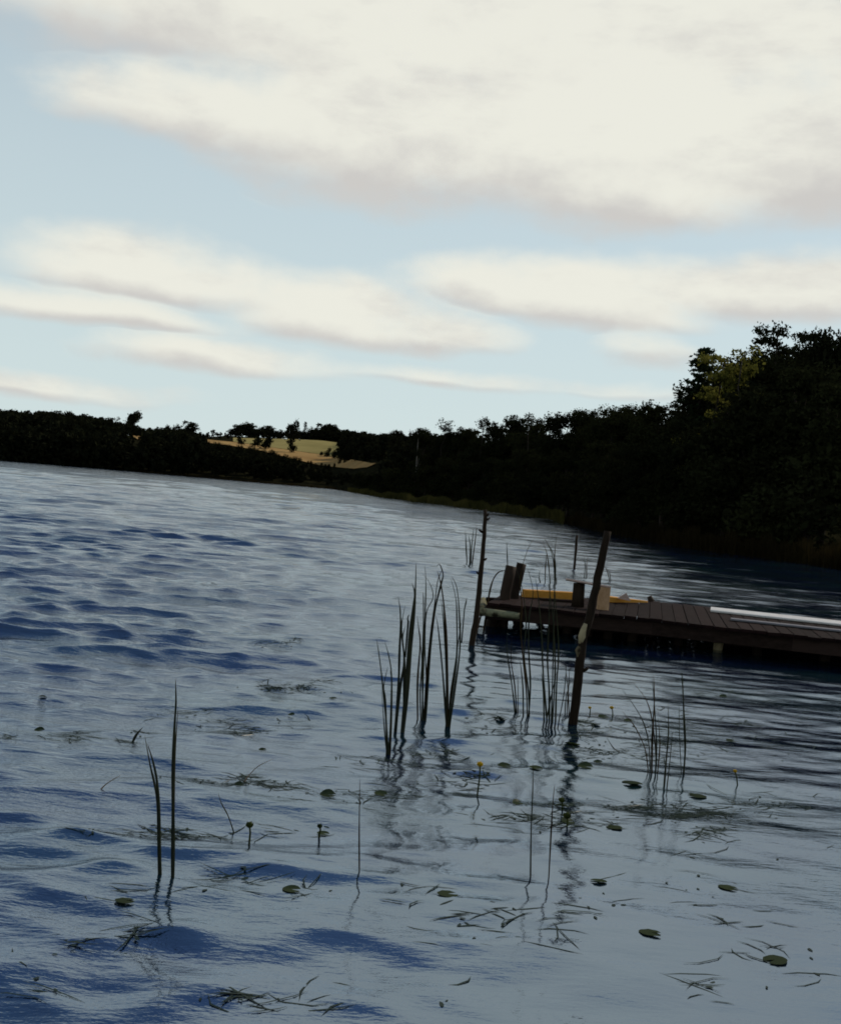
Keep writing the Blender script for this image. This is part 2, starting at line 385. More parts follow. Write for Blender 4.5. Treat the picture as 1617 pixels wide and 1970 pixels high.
# ------------------------------------------------------------------ land round the lake
def pxaz(px): return math.atan((px - CX) / F)
SH = [(-900, 300), (-300, 322), (65, 314), (400, 300), (640, 294), (690, 235), (740, 185), (830, 163), (930, 141), (1000, 127), (1070, 118),
      (1092, 97), (1140, 83), (1200, 73), (1300, 62), (1400, 58), (1530, 55), (1617, 52), (1800, 46)]
SA = np.array([pxaz(p_) for p_, _ in SH] + [R(30), R(42), R(60), R(80), R(95)])
SR = np.array([r_ for _, r_ in SH] + [29.0, 20.0, 12.0, 9.0, 8.0])
KA = np.array([R(-60), pxaz(0), pxaz(300), pxaz(430), pxaz(750), pxaz(850), R(10), R(95)])
KV = np.array([0.055, 0.060, 0.064, 0.085, 0.085, 0.07, 0.08, 0.08])
def shore(a): return np.interp(a, SA, SR)
def ground(a, r):
    a = np.asarray(a, float); r = np.asarray(r, float)
    t = r - shore(a); kk = np.interp(a, KA, KV)
    cap = 232.0
    s = np.where(t < cap, t, cap + 8 * (1 - np.exp(-(np.maximum(t, cap) - cap) / 40.0)))
    h = 0.35 + kk * s + 0.6 * np.sin(a * 37 + r * 0.021) * np.clip(t / 60, 0, 1)
    edge = np.clip((t + 4) / 5.0, 0, 1)
    return np.where(t < 1, -1.0 + 1.35 * edge, h)
def hit_ground(px, py, r0=60, r1=900):
    d = ray(px, py); a = math.atan2(d[0], d[1]); hz = math.hypot(d[0], d[1])
    for r in np.arange(r0, r1, 1.0):
        if EYE + d[2] / hz * r <= ground(a, r): break
    return np.array([math.sin(a) * r, math.cos(a) * r, float(ground(a, r))])
na, ntt = 520, 60
aa = np.linspace(R(-60), R(95), na)
tt = np.concatenate([np.linspace(-4.5, 3, 10), 3 + np.geomspace(1, 1500, ntt - 10)])
A_, T_ = np.meshgrid(aa, tt, indexing='ij')
Rr = shore(A_) + T_
idx = np.arange(na * ntt).reshape(na, ntt)
Q = np.stack([idx[:-1, :-1], idx[1:, :-1], idx[1:, 1:], idx[:-1, 1:]], -1).reshape(-1, 4)
hz_ = ground(A_, Rr) + np.where(T_ > 2, 0.15 * np.sin(A_ * 900 + T_ * 0.9), 0)
hill = link('hills', np_mesh('hills', np.stack([np.sin(A_) * Rr, np.cos(A_) * Rr, hz_], -1).reshape(-1, 3), Q, MAT['ground'], True))
tag(hill, 'dark wooded slopes round the far side of the lake', None, None, 'structure')
# the bank the photographer stands on
V = []; 
for i, y in enumerate((-12.0, -4.0, 0.2, 1.2, 2.2)):
    for x in np.linspace(-14, 9, 24):
        V.append((x, y + 0.25 * math.sin(x * 1.7), (0.5, 0.25, 0.12, 0.02, -0.5)[i] + 0.03 * math.sin(x * 5 + y)))
Q = [(r_ * 24 + c_, r_ * 24 + c_ + 1, (r_ + 1) * 24 + c_ + 1, (r_ + 1) * 24 + c_) for r_ in range(4) for c_ in range(23)]
tag(link('bank', py_mesh('bank', V, Q, MAT['ground'], True)), 'grassy bank at the near edge of the lake', None, None, 'structure')

def draped(name, top, bottom, mat, label, n=40, rows=6):
    """a field on the slope between two lines seen in the photograph"""
    px = np.linspace(top[0][0], top[-1][0], n)
    t_ = np.interp(px, [p_[0] for p_ in top], [p_[1] for p_ in top]); b_ = np.interp(px, [p_[0] for p_ in bottom], [p_[1] for p_ in bottom])
    V = []
    for i in range(n):
        for j in range(rows):
            h_ = hit_ground(px[i], t_[i] + (b_[i] - t_[i]) * j / (rows - 1), 290)
            V.append(h_ + [0, 0, 0.35])
    Q = [(i * rows + j, i * rows + j + 1, (i + 1) * rows + j + 1, (i + 1) * rows + j) for i in range(n - 1) for j in range(rows - 1)]
    return tag(link(name, py_mesh(name, V, Q, mat, True)), label, None, None, 'structure')
draped('stubble_field', [(399, 847), (450, 852), (500, 859), (560, 868), (620, 877), (680, 887), (731, 897)],
       [(399, 853), (450, 860), (500, 868), (560, 884), (620, 898), (680, 904), (731, 899)], MAT['gold'], 'golden stubble field sloping down the far hillside')
draped('meadow', [(448, 843.5), (500, 845), (560, 846), (620, 849), (658, 854)], [(448, 851), (500, 858.5), (560, 867.5), (620, 876.5), (652, 881.5)], MAT['hay'], 'pale green meadow above the golden field')
draped('clearing', [(254, 832.5), (274, 833.5)], [(257, 845), (271, 847)], MAT['gold'], 'small ochre clearing among the trees on the left hillside', 8, 5)

# ------------------------------------------------------------------ trees
def leaf_cloud(rng, lobes, clusters, per, size, spread, squash=0.75, core=True):
    lob = np.array(lobes); w = (lob[:, 3] * lob[:, 4] + lob[:, 5] * lob[:, 3]); w = w / w.sum()
    li = rng.choice(len(lob), clusters, p=w)
    d = rng.normal(size=(clusters, 3)); d /= np.linalg.norm(d, axis=1)[:, None]
    rad = rng.uniform(0.6, 1.04, clusters)[:, None]
    cc = lob[li, :3] + d * lob[li, 3:6] * rad
    cs = rng.uniform(0.5, 1.25, clusters)
    P = np.repeat(cc, per, 0) + rng.normal(size=(clusters * per, 3)) * spread * np.repeat(cs, per)[:, None] * [1, 1, squash]
    S = size * rng.uniform(0.55, 1.3, len(P))
    if core:
        nk = max(40, clusters * 2)
        li = rng.choice(len(lob), nk, p=w); d = rng.normal(size=(nk, 3)); d /= np.linalg.norm(d, axis=1)[:, None]
        P = np.concatenate([P, lob[li, :3] + d * lob[li, 3:6] * rng.uniform(0.1, 0.7, nk)[:, None]])
        S = np.concatenate([S, np.full(nk, size * 2.2)])
    n = len(P)
    a_ = rng.normal(size=(n, 3)); a_ /= np.linalg.norm(a_, axis=1)[:, None]
    b_ = rng.normal(size=(n, 3)); b_ -= a_ * (a_ * b_).sum(1)[:, None]; b_ /= np.linalg.norm(b_, axis=1)[:, None]
    a_ *= S[:, None]; b_ *= S[:, None] * 0.55
    V = np.stack([P - a_, P - b_ * 0.9 + a_ * 0.1, P + a_, P + b_], 1).reshape(-1, 3)
    return V, np.arange(4 * n).reshape(-1, 4)
def trunk_mesh(rng, name, lobes, top, r0, mat):
    pts = [(0, 0, -0.03)]; rad = [r0 * 1.5]
    for i in range(1, 7):
        z = top * i / 6; pts.append((rng.normal(0, 0.012), rng.normal(0, 0.012), z)); rad.append(r0 * (1 - 0.75 * i / 6))
    parts = [tube(pts, rad, 7)]
    for l in lobes[:7]:
        z0 = rng.uniform(0.45, 0.85) * min(top, max(l[2], 0.2)); mid = (l[0] * 0.45, l[1] * 0.45, z0 + (l[2] - z0) * 0.4)
        parts.append(tube([(0, 0, z0), mid, l[:3]], [r0 * 0.45, r0 * 0.3, r0 * 0.1], 5))
    V, Fc = join(*parts)
    return py_mesh(name, V, Fc, mat, True)
# every kind is built one unit tall; 'var' = list of (trunk mesh, crown mesh)
KINDS = {}
def make_kind(kind, nvar, seed):
    out_ = []
    for v in range(nvar):
        rng = np.random.default_rng(seed + v)
        lobes = []; top = 0.82; r0 = 0.014; mat = MAT['leaf']; bark = MAT['bark']
        if kind == 'broadleaf':
            for i in range(11):
                an = rng.uniform(0, 6.28); z = rng.uniform(0.28, 0.86); rr = 0.24 * math.sin(math.pi * (z - 0.12) / 0.92) * rng.uniform(0.3, 1)
                q = rng.uniform(0.10, 0.17); lobes.append((rr * math.cos(an), rr * math.sin(an), min(z, 0.99 - q * 0.8), q, q, q * 0.8))
            VQ = leaf_cloud(rng, lobes, 240, 36, 0.012, 0.026)
        elif kind == 'loose':
            top = 0.9
            for i in range(13):
                an = rng.uniform(0, 6.28); z = 0.25 + 0.68 * i / 12; rr = 0.16 * math.sin(math.pi * (z - 0.1) / 0.98) * rng.uniform(0.5, 1.2)
                q = rng.uniform(0.055, 0.10); lobes.append((rr * math.cos(an), rr * math.sin(an), z, q, q, q * 0.75))
            VQ = leaf_cloud(rng, lobes, 95, 26, 0.013, 0.022, core=False)
        elif kind == 'layered':
            top = 0.95
            for i in range(15):
                an = rng.uniform(0, 6.28); z = 0.22 + 0.73 * i / 14; rr = 0.30 * (1.05 - z) ** 0.6 * rng.uniform(0.3, 1.1)
                q = rng.uniform(0.07, 0.13) * (1.25 - 0.6 * z); lobes.append((rr * math.cos(an), rr * math.sin(an), z, q * 1.3, q * 1.3, q * 0.32))
            VQ = leaf_cloud(rng, lobes, 200, 34, 0.010, 0.020, 0.5)
        elif kind == 'conifer':
            mat = MAT['needle']; top = 0.97
            for i in range(60):
                z = 0.12 + 0.85 * (i / 59) ** 0.9; an = i * 2.4 + rng.uniform(-.4, .4); L = 0.17 * (1.04 - z) ** 0.8 * rng.uniform(0.6, 1.15)
                for f_ in (0.35, 0.7, 1.0): lobes.append((L * f_ * math.cos(an), L * f_ * math.sin(an), z - 0.05 * L * f_ / 0.17 + 0.02 * f_, 0.022, 0.022, 0.008))
            VQ = leaf_cloud(rng, lobes, 330, 14, 0.012, 0.014, 0.4, core=False)
        elif kind == 'full':
            top = 0.7; r0 = 0.03
            for i in range(13):
                an = rng.uniform(0, 6.28); z = rng.uniform(0.14, 0.84); rr = 0.34 * math.sin(math.pi * (0.12 + 0.8 * z)) * rng.uniform(0.2, 1)
                q = rng.uniform(0.13, 0.2); lobes.append((rr * math.cos(an), rr * math.sin(an), min(z, 1 - q), q, q, q * .9))
            VQ = leaf_cloud(rng, lobes, 110, 22, 0.030, 0.04)
        elif kind == 'bush':
            top = 0.6; r0 = 0.03
            for i in range(9):
                an = rng.uniform(0, 6.28); z = rng.uniform(0.22, 0.72); rr = rng.uniform(0, 0.34)
                q = rng.uniform(0.2, 0.28); lobes.append((rr * math.cos(an), rr * math.sin(an), z, q, q, q))
            VQ = leaf_cloud(rng, lobes, 170, 26, 0.022, 0.045)
        V_, Q_ = VQ
        zmax = np.percentile(V_[:, 2], 99.7); V_ = V_ / zmax
        out_.append((trunk_mesh(rng, kind + '_trunk', lobes, top / zmax, r0, bark), np_mesh(kind + '_crown', V_, Q_, mat)))
    KINDS[kind] = out_
make_kind('broadleaf', 4, 10); make_kind('loose', 3, 30); make_kind('layered', 2, 50); make_kind('conifer', 2, 70); make_kind('bush', 3, 90); make_kind('full', 3, 110)
rt = random.Random(5)
def tree(name, kind, px, top_y, r, label, cat='tree', group=None, mat=None, wide=1.0, var=None, hmin=1.0, birch=False):
    if r < 0: h_ = hit_ground(px, -r, 290); r = math.hypot(h_[0], h_[1])      # -r: where its foot is seen
    d = ray(px, top_y); a = math.atan2(d[0], d[1]); hz = math.hypot(d[0], d[1])
    g = float(ground(a, r)); h = max(hmin, EYE + d[2] / hz * r - g)
    root = empty(name, (math.sin(a) * r, math.cos(a) * r, g - 0.1), rt.uniform(0, 6.28))
    root.scale = (h * wide, h * wide, h)
    vv = KINDS[kind][var if var is not None else rt.randrange(len(KINDS[kind]))]
    t = link('trunk', vv[0], root); c = link('crown', vv[1], root)
    if birch: t.data = t.data.copy(); t.data.materials[0] = MAT['birch']
    if mat: c.data = c.data.copy(); c.data.materials[0] = mat
    return tag(root, label, cat, group)
def rs(px): return float(shore(pxaz(px)))
# --- right-hand wood: the trees that stand out along its skyline
SKY_R = [(816, 824, 'broadleaf', 'low round tree where the right-hand wood begins, beside the pale stem'),
 (858, 807, 'loose', 'thin feathery tree, first tall one from the left end of the right-hand wood'),
 (884, 821, 'broadleaf', 'low dark tree just right of the thin feathery tree'),
 (930, 804, 'loose', 'open crowned tree standing above the tall bare stake'),
 (958, 819, 'broadleaf', 'low dark tree between the open crowned tree and the twin topped tree'),
 (985, 799, 'broadleaf', 'dark twin topped tree in the middle of the right-hand wood'),
 (1020, 796, 'loose', 'sparse tree with sky showing through its top, mid wood'),
 (1044, 812, 'broadleaf', 'low tree in the notch right of the sparse topped tree'),
 (1066, 798, 'loose', 'ragged tree with light showing through its left edge'),
 (1090, 799, 'broadleaf', 'rounded tree left of the small skyline bump above the leaning pole'),
 (1114, 790, 'broadleaf', 'bumpy topped tree above the reedbed point'),
 (1148, 789, 'broadleaf', 'pointed round tree just left of the leaning pole top'),
 (1178, 794, 'broadleaf', 'rounded tree directly above the leaning pole'),
 (1208, 782, 'broadleaf', 'broad tree on the rising skyline right of the leaning pole'),
 (1242, 780, 'broadleaf', 'small crowned tree left of the domed tree before the tall stand'),
 (1272, 774, 'broadleaf', 'domed tree at the foot of the tall stand'),
 (1303, 782, 'broadleaf', 'low tree in the dip before the tall stand'),
 (1330, 742, 'layered', 'stepped shoulder tree at the left edge of the tall stand'),
 (1354, 669, 'conifer', 'pointed spruce rising at the left edge of the tall stand'),
 (1388, 682, 'layered', 'sunlit tree between the pointed spruce and the yellow topped tree'),
 (1428, 666, 'loose', 'yellow green sunlit open topped tree in the tall stand'),
 (1462, 690, 'layered', 'tree between the yellow topped tree and the tallest tree'),
 (1497, 625, 'layered', 'tallest tree at the right edge with spreading layered branches'),
 (1565, 640, 'layered', 'tall layered tree beyond the tallest tree, far right'),
 (1620, 628, 'broadleaf', 'big dark tree at the far right end of the wood')]
for i, (px, ty, kd, lb) in enumerate(SKY_R):
    r = rs(px) + (14 + 7 * (i % 3)) * (1.0 if px < 1290 else 1.3)
    if px in (1388, 1428): r = rs(px) + 10
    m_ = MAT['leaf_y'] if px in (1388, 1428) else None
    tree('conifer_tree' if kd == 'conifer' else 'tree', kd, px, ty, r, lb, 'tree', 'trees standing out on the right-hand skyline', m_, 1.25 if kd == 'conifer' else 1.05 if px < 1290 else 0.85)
tree('birch_tree', 'loose', 806, 828, rs(806) + 8, 'slim birch with a pale bare stem at the left end of the right-hand wood', 'tree', None, None, 0.55, 0, 1, True)
sky_px = [690, 735, 760, 800] + [s[0] for s in SKY_R] + [1700]; sky_ty = [905, 880, 845, 832] + [s[1] for s in SKY_R] + [620]
# fill between and in front of them
px = 700.0; i = 0
while px < 1660:
    ty = float(np.interp(px, sky_px, sky_ty)) + rt.uniform(22, 52) + (rt.uniform(0, 45) if px > 1340 else rt.uniform(40, 90) if px > 1300 else 0)
    off = (7, 26, 38)[i % 3] if px < 1290 else (6, 20, 34)[i % 3]
    if i % 3 == 0: ty += 34
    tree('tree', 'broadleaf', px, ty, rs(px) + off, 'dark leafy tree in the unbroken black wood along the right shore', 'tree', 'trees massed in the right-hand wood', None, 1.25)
    px += rt.uniform(9, 15) * (1.0 if px < 1290 else 1.9); i += 1
px = 692.0
while px < 1660:
    r = rs(px) + rt.uniform(2.5, 5)
    g = float(ground(pxaz(px), r)); hh = rt.uniform(2.5, 5.0)
    ty = project((math.sin(pxaz(px)) * r, math.cos(pxaz(px)) * r, g + hh))[1]
    tree('bush', 'bush', px, ty, r, 'dark bush at the foot of the right-hand wood, behind the reeds', 'bush', 'bushes along the right shore', None, 1.2)
    px += hh * F / r * 0.55
# --- far hillside: trees that can be told apart
FAR = [(226, 801, 560, 'loose', 'small thin tree on the left skyline, left of the bushy one', 1.0), (259, 790, 560, 'full', 'bushy tree sticking up from the left skyline', 0.9),
 (326, 817, 540, 'full', 'tiny tree tip on the skyline left of the round tree', 0.7), (362, 811, 545, 'full', 'round tree on the skyline above the left end of the golden field', 1.5),
 (412, 826, 545, 'full', 'little tree in the skyline dip above the left tip of the golden field', 1.1), (455, 815, 550, 'full', 'wide dark tree on the skyline over the left part of the meadow', 1.9),
 (486, 813, 552, 'full', 'broad tree right of the wide dark skyline tree', 1.8), (522, 819, 550, 'full', 'flat topped tree on the skyline left of the big field tree', 1.6),
 (566, 808, -872, 'full', 'big dark tree standing between the two halves of the meadow', 0.55), (588, 811, 556, 'conifer', 'small pointed conifer on the skyline right of the big field tree', 1.3),
 (618, 816, 550, 'full', 'rounded tree on the skyline above the right half of the meadow', 1.5), (640, 816, 552, 'full', 'second rounded tree on the skyline above the meadow end', 1.5),
 (768, 828, 540, 'full', 'small round tree on the skyline left of the pale stem', 1.3),
 (464, 839, -857, 'full', 'leftmost small dark tree standing in the meadow', 1.0), (492, 839, -861, 'full', 'middle small dark tree standing in the meadow', 1.05), (514, 837, -866, 'full', 'largest of the three dark trees at the left of the meadow', 1.0),
 (619, 868, -878, 'bush', 'low leftmost bush at the bottom edge of the meadow', 1.0), (631, 860, -880, 'bush', 'round tallest bush at the bottom edge of the meadow', 0.75), (644, 867, -882, 'bush', 'low bush right of the round one at the meadow bottom', 1.0), (659, 853, -884, 'bush', 'dark bush closing the right end of the meadow', 0.9), (674, 848, -886, 'bush', 'taller bush at the right edge of the meadow', 0.9)]
for (px, ty, r, kd, lb, wd) in FAR:
    tree('bush' if kd == 'bush' else 'conifer_tree' if kd == 'conifer' else 'tree', kd, px, ty, r, lb, 'bush' if kd == 'bush' else 'tree', 'trees on the far hillside', MAT['far'], wd)
low_x = [395, 450, 500, 560, 610, 650, 700, 735]; low_y = [850, 855, 862, 877, 890, 897, 903, 904]
px = 402.0
while px < 738:
    ty = float(np.interp(px, low_x, low_y)) + rt.uniform(-2.5, 2)
    tree('bush', 'bush', px, ty, 366 + rt.uniform(-4, 4), 'dark bush in the uneven hedge below the golden field', 'bush', 'hedge bushes below the golden field', MAT['far'], rt.uniform(0.55, 0.85), None, 2.0)
    px += rt.uniform(7, 13)
# --- the rest of the far wood reads as one mass
prof_x = [-200, 0, 65, 95, 130, 180, 225, 250, 275, 300, 340, 380, 410, 440, 455, 500, 530, 550, 580, 600, 615, 640, 680, 720, 770, 815, 860]
prof_y = [772, 783, 787, 786, 791, 796, 806, 809, 818, 818, 819, 827, 832, 828, 819, 818, 823, 824, 824, 826, 819, 819, 824, 830, 833, 834, 836]
rng = np.random.default_rng(21)
base = []
for v in range(4):
    g_ = np.random.default_rng(200 + v); lobes = []
    for i in range(8):
        an = g_.uniform(0, 6.28); z = g_.uniform(0.15, 0.84); rr = g_.uniform(0, 0.26); q = g_.uniform(0.13, 0.19); lobes.append((rr * math.cos(an), rr * math.sin(an), z, q, q, q))
    base.append(leaf_cloud(g_, lobes, 46, 9, 0.06, 0.06)[0])
VS = []
def far_tree(px, ty, r, wide):
    d = ray(px, ty); a = math.atan2(d[0], d[1]); hz = math.hypot(d[0], d[1])
    g = float(ground(a, r)); h = EYE + d[2] / hz * r - g
    if h < 1.2: return
    h = min(h, 17.0)
    b = base[rng.integers(4)]; th = rng.uniform(0, 6.28); c_, s_ = math.cos(th), math.sin(th)
    w = h * wide
    VS.append(np.stack([(b[:, 0] * c_ - b[:, 1] * s_) * w + math.sin(a) * r, (b[:, 0] * s_ + b[:, 1] * c_) * w + math.cos(a) * r, b[:, 2] * h + g - 0.2], -1))
for px in np.arange(440, 680, 7.0):         # close behind the meadow
    far_tree(px, float(np.interp(px, prof_x, prof_y)) + rng.uniform(4, 9), 541 + rng.uniform(-2, 4), rng.uniform(1.3, 1.9))
px = -180.0
while px < 830:                            # skyline row
    far_tree(px, float(np.interp(px, prof_x, prof_y)) + rng.uniform(-2, 5), 556 + rng.uniform(-6, 14), rng.uniform(1.0, 1.5)); px += rng.uniform(6, 11)
for r in (303, 312, 324, 338, 352, 372, 395, 410, 425, 440, 455, 470, 485, 500, 515, 527, 540):
    px = -190.0
    while px < 850:
        f = (r - 303) / 215.0
        sk = float(np.interp(px, prof_x, prof_y))
        a = pxaz(px)
        ok = True
        if 392 < px < 738 and r < 366:
            ty = float(np.interp(px, low_x, low_y)) + 4 + rng.uniform(0, 12)
        else:
            d_ = ground(a, r) + rng.uniform(6, 12)
            ty = max(sk + 5, project((math.sin(a) * r, math.cos(a) * r, d_))[1])
            if 392 < px < 738:
                edge = 847 if px < 440 else 855 if px < 664 else float(np.interp(px, [664, 731], [884, 897]))
                foot = project((math.sin(a) * r, math.cos(a) * r, ground(a, r)))[1]
                ok = (px < 440 or px > 664) and foot < edge - 1
            if 240 < px < 288 and r < 500: ty = max(ty, 857 + rng.uniform(0, 4))
        if ok: far_tree(px, ty, r, rng.uniform(0.8, 1.3))
        px += rng.uniform(14, 24)
for i in range(170):                        # the spur below the right end of the field
    px = rng.uniform(655, 815); r = rng.uniform(rs(px) + 6, 330)
    a = pxaz(px); d_ = ground(a, r) + rng.uniform(5, 10)
    ty = max(float(np.interp(px, [655, 735, 745, 790, 815], [908, 908, 880, 842, 838])) + rng.uniform(0, 10), project((math.sin(a) * r, math.cos(a) * r, d_))[1])
    far_tree(px, ty, r, rng.uniform(0.9, 1.5))
for i in range(110):                        # between the meadow, the field and the spur
    px = rng.uniform(662, 800); a = pxaz(px)
    h_ = hit_ground(px, float(np.interp(px, [662, 731, 800], [882, 896, 900])), 200); r = rng.uniform(math.hypot(h_[0], h_[1]) + 4, 520)
    d_ = ground(a, r) + rng.uniform(5, 10)
    far_tree(px, max(float(np.interp(px, prof_x, prof_y)) + rng.uniform(3, 9), project((math.sin(a) * r, math.cos(a) * r, d_))[1]), r, rng.uniform(1.0, 1.6))
VS = np.concatenate(VS)
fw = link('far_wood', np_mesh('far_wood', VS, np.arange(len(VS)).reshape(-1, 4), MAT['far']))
tag(fw, 'dark wood covering the far hillside across the lake', 'wood', None, 'stuff')
# deep rows of the right-hand wood
VS = []
for i in range(150):
    px = rng.uniform(740, 1700); off = rng.uniform(35, 80)
    far_tree(px, float(np.interp(px, sky_px, sky_ty)) + rng.uniform(16, 70) + (50 if px > 1350 else 110 if px > 1280 else 0), rs(px) + off, rng.uniform(0.9, 1.4))
VS = np.concatenate(VS)
tag(link('deep_wood', np_mesh('deep_wood', VS, np.arange(len(VS)).reshape(-1, 4), MAT['far'])), 'dark depth of the wood behind the right shore trees', 'wood', None, 'stuff')

# ------------------------------------------------------------------ reedbeds along the shore
def reed_strip(name, p0, p1, n, hmin, hmax, depth, label, w0=0.05, mat='reed_far'):
    g = np.random.default_rng(int(p0) + 500); V = []
    for i in range(n):
        px = g.uniform(p0, p1); a = pxaz(px); r = rs(px) + g.uniform(-depth, 2.0)
        h = g.uniform(hmin, hmax) * (0.75 + 0.25 * math.sin(px * 0.13) * math.sin(px * 0.041)); w = w0 * g.uniform(0.6, 1.4)
        b = np.array([math.sin(a) * r, math.cos(a) * r, -0.1]); th = g.uniform(0, 6.28); s = np.array([math.cos(th), math.sin(th), 0]) * w
        ln = np.array([g.normal(0, 0.12), g.normal(0, 0.12), 1.0]) * h
        V += [b - s, b + s, b + ln + s * 0.15, b + ln - s * 0.15]
    return tag(link(name, np_mesh(name, V, np.arange(len(V)).reshape(-1, 4), MAT[mat])), label, 'reeds', None, 'stuff')
reed_strip('reedbed', 676, 1092, 12000, 0.9, 1.5, 9.0, 'olive reedbed fringing the foot of the wood in the middle distance', 0.06, 'reed_mid')
reed_strip('reedbed', 1068, 1700, 12000, 0.7, 1.35, 3.5, 'brown and olive reeds along the nearer right shore', 0.035)
reed_strip('reedbed', -150, 676, 5000, 0.5, 0.9, 3.0, 'thin olive reed line along the far shore', 0.10)

# ------------------------------------------------------------------ dock
DZ = 0.36
dock = empty('dock', on_water(1100, 1235))
dock.location.z = 0.0
tag(dock, 'old dark wooden dock on crooked piles reaching in from the right', 'dock')
def part(name, vf, mat, parent, smooth=False, label=None):
    V, Fc = vf; o = parent; org = Vector((0, 0, 0))
    while o is not None: org += o.location; o = o.parent
    me = py_mesh(name, [Vector(v) - org for v in V], Fc, mat, smooth)
    ob = link(name, me, parent)
    if label: ob['label'] = label
    return ob
NEAR = [on_water(936, 1159, DZ), on_water(1258, 1191, DZ), on_water(1530, 1221, DZ)]
FARE = [on_water(936, 1142, DZ), on_water(1258, 1157, DZ), on_water(1530, 1184, DZ)]
e = (NEAR[2] - NEAR[1]).normalized(); NEAR.append(NEAR[2] + e * 4.5)
e = (FARE[2] - FARE[1]).normalized(); FARE.append(FARE[2] + e * 4.5)
def along(P, s):
    for i in range(len(P) - 1):
        L = (P[i + 1] - P[i]).length
        if s <= L or i == len(P) - 2: return P[i] + (P[i + 1] - P[i]) * (s / L)
        s -= L
LN = sum((NEAR[i + 1] - NEAR[i]).length for i in range(3)); LF = sum((FARE[i + 1] - FARE[i]).length for i in range(3))
rd = random.Random(3)
npl = int(LN / 0.155)
DD = (NEAR[3] - NEAR[0]); DD = Vector((-DD.y, DD.x, 0)).normalized()      # boards run square to the near edge
def reach(p):
    for i in range(3):
        q0, q1 = FARE[i], FARE[i + 1]; ex = q1 - q0
        den = DD.x * ex.y - DD.y * ex.x
        t = ((q0.x - p.x) * ex.y - (q0.y - p.y) * ex.x) / den; v = ((q0.x - p.x) * DD.y - (q0.y - p.y) * DD.x) / den
        if v <= 1 or i == 2: return p + DD * t
for i in range(npl):
    f = (i + 0.5) / npl
    a_ = along(NEAR, LN * f); b_ = reach(a_)
    a_ = a_ + (a_ - b_).normalized() * rd.uniform(-0.02, 0.06); b_ = b_ + (b_ - a_).normalized() * rd.uniform(-0.02, 0.05)
    dz = Vector((0, 0, rd.uniform(-0.006, 0.006)))
    part('plank', box(a_ + dz - Vector((0, 0, 0.02)), b_ + dz * 0.3 - Vector((0, 0, 0.02)), (rd.uniform(-.03, .03), 0, 1), 0.152 + rd.uniform(-0.006, 0.0025), 0.038), MAT['deck'], dock)
for P, nm in ((NEAR, 'near'), (FARE, 'far')):
    inw = Vector((0, 0.10 if nm == 'near' else -0.10, 0))
    for i in range(3):
        part('stringer', box(P[i] + inw - Vector((0, 0, 0.127)), P[i + 1] + inw - Vector((0, 0, 0.127)), (0, 0, 1), 0.07, 0.17), MAT['beam'], dock)
part('end_log', tube([NEAR[0] + Vector((-.06, -.10, -.115)), (NEAR[0] + FARE[0]) / 2 + Vector((-.05, 0, -.12)), FARE[0] + Vector((-.04, .1, -.11))], [.055, .06, .05], 10, wob=.12, rng=rd), MAT['lichen'], dock, True, 'log across the dock end, patched with pale lichen')
part('edge_log', tube([NEAR[0] + Vector((-.03, -.05, -.12)), NEAR[0] * .8 + NEAR[1] * .2 + Vector((0, -.06, -.12))], [.05, .045], 9, wob=.15, rng=rd), MAT['lichen'], dock, True)
def pile(pts, Yd, r, mat=None, lab=None, n=10):
    P = [at(x, y, Yd) for x, y in pts]
    b = P[-1] + (P[-1] - P[-2]).normalized() * 0.5
    P2 = []
    for i in range(len(P) - 1):
        P2 += [P[i], (P[i] + P[i + 1]) / 2 + Vector((rd.uniform(-.008, .008), 0, 0))]
    P2 += [P[-1], b]
    return part('pile', tube(P2, [r * rd.uniform(.92, 1.08) for _ in P2], n, wob=.06, rng=rd), mat or MAT['pile'], dock, True, lab)
Yp = on_water(970, 1208).y
pile([(953, 1163), (944, 1207)], Yp, .082)
pile([(983, 1089), (972, 1140), (966, 1209)], Yp + .1, .074, None, 'pile whose top stands above the deck, left of the two')
pile([(1003, 1084), (990, 1140), (986, 1172), (997, 1203)], Yp + .35, .068, None, 'pile whose top stands above the deck, right of the two')
for x, y, rr in ((1060, 1216, .06), (1090, 1219, .06), (1128, 1222, .07), (1168, 1226, .06), (1215, 1231, .07), (1303, 1240, .055), (1455, 1259, .06), (1585, 1272, .06)):
    w = on_water(x, y); pile([(x + 5, project(w + Vector((0, 0, .25)))[1]), (x, y)], w.y, rr)
w = on_water(1380, 1249); pile([(1386, project(w + Vector((0, 0, .24)))[1]), (1380, 1249)], w.y, .058, MAT['pale_pole'], 'pile with its sunlit face painted ochre')  # sunlit look given by the pale wood colour
for x in (1040, 1150, 1250, 1330, 1420, 1520):
    w = on_water(x, 1192 + (x - 1040) * .055); pile([(x + 4, project(w + Vector((0, 0, .25)))[1]), (x, project(w)[1])], w.y, .06)
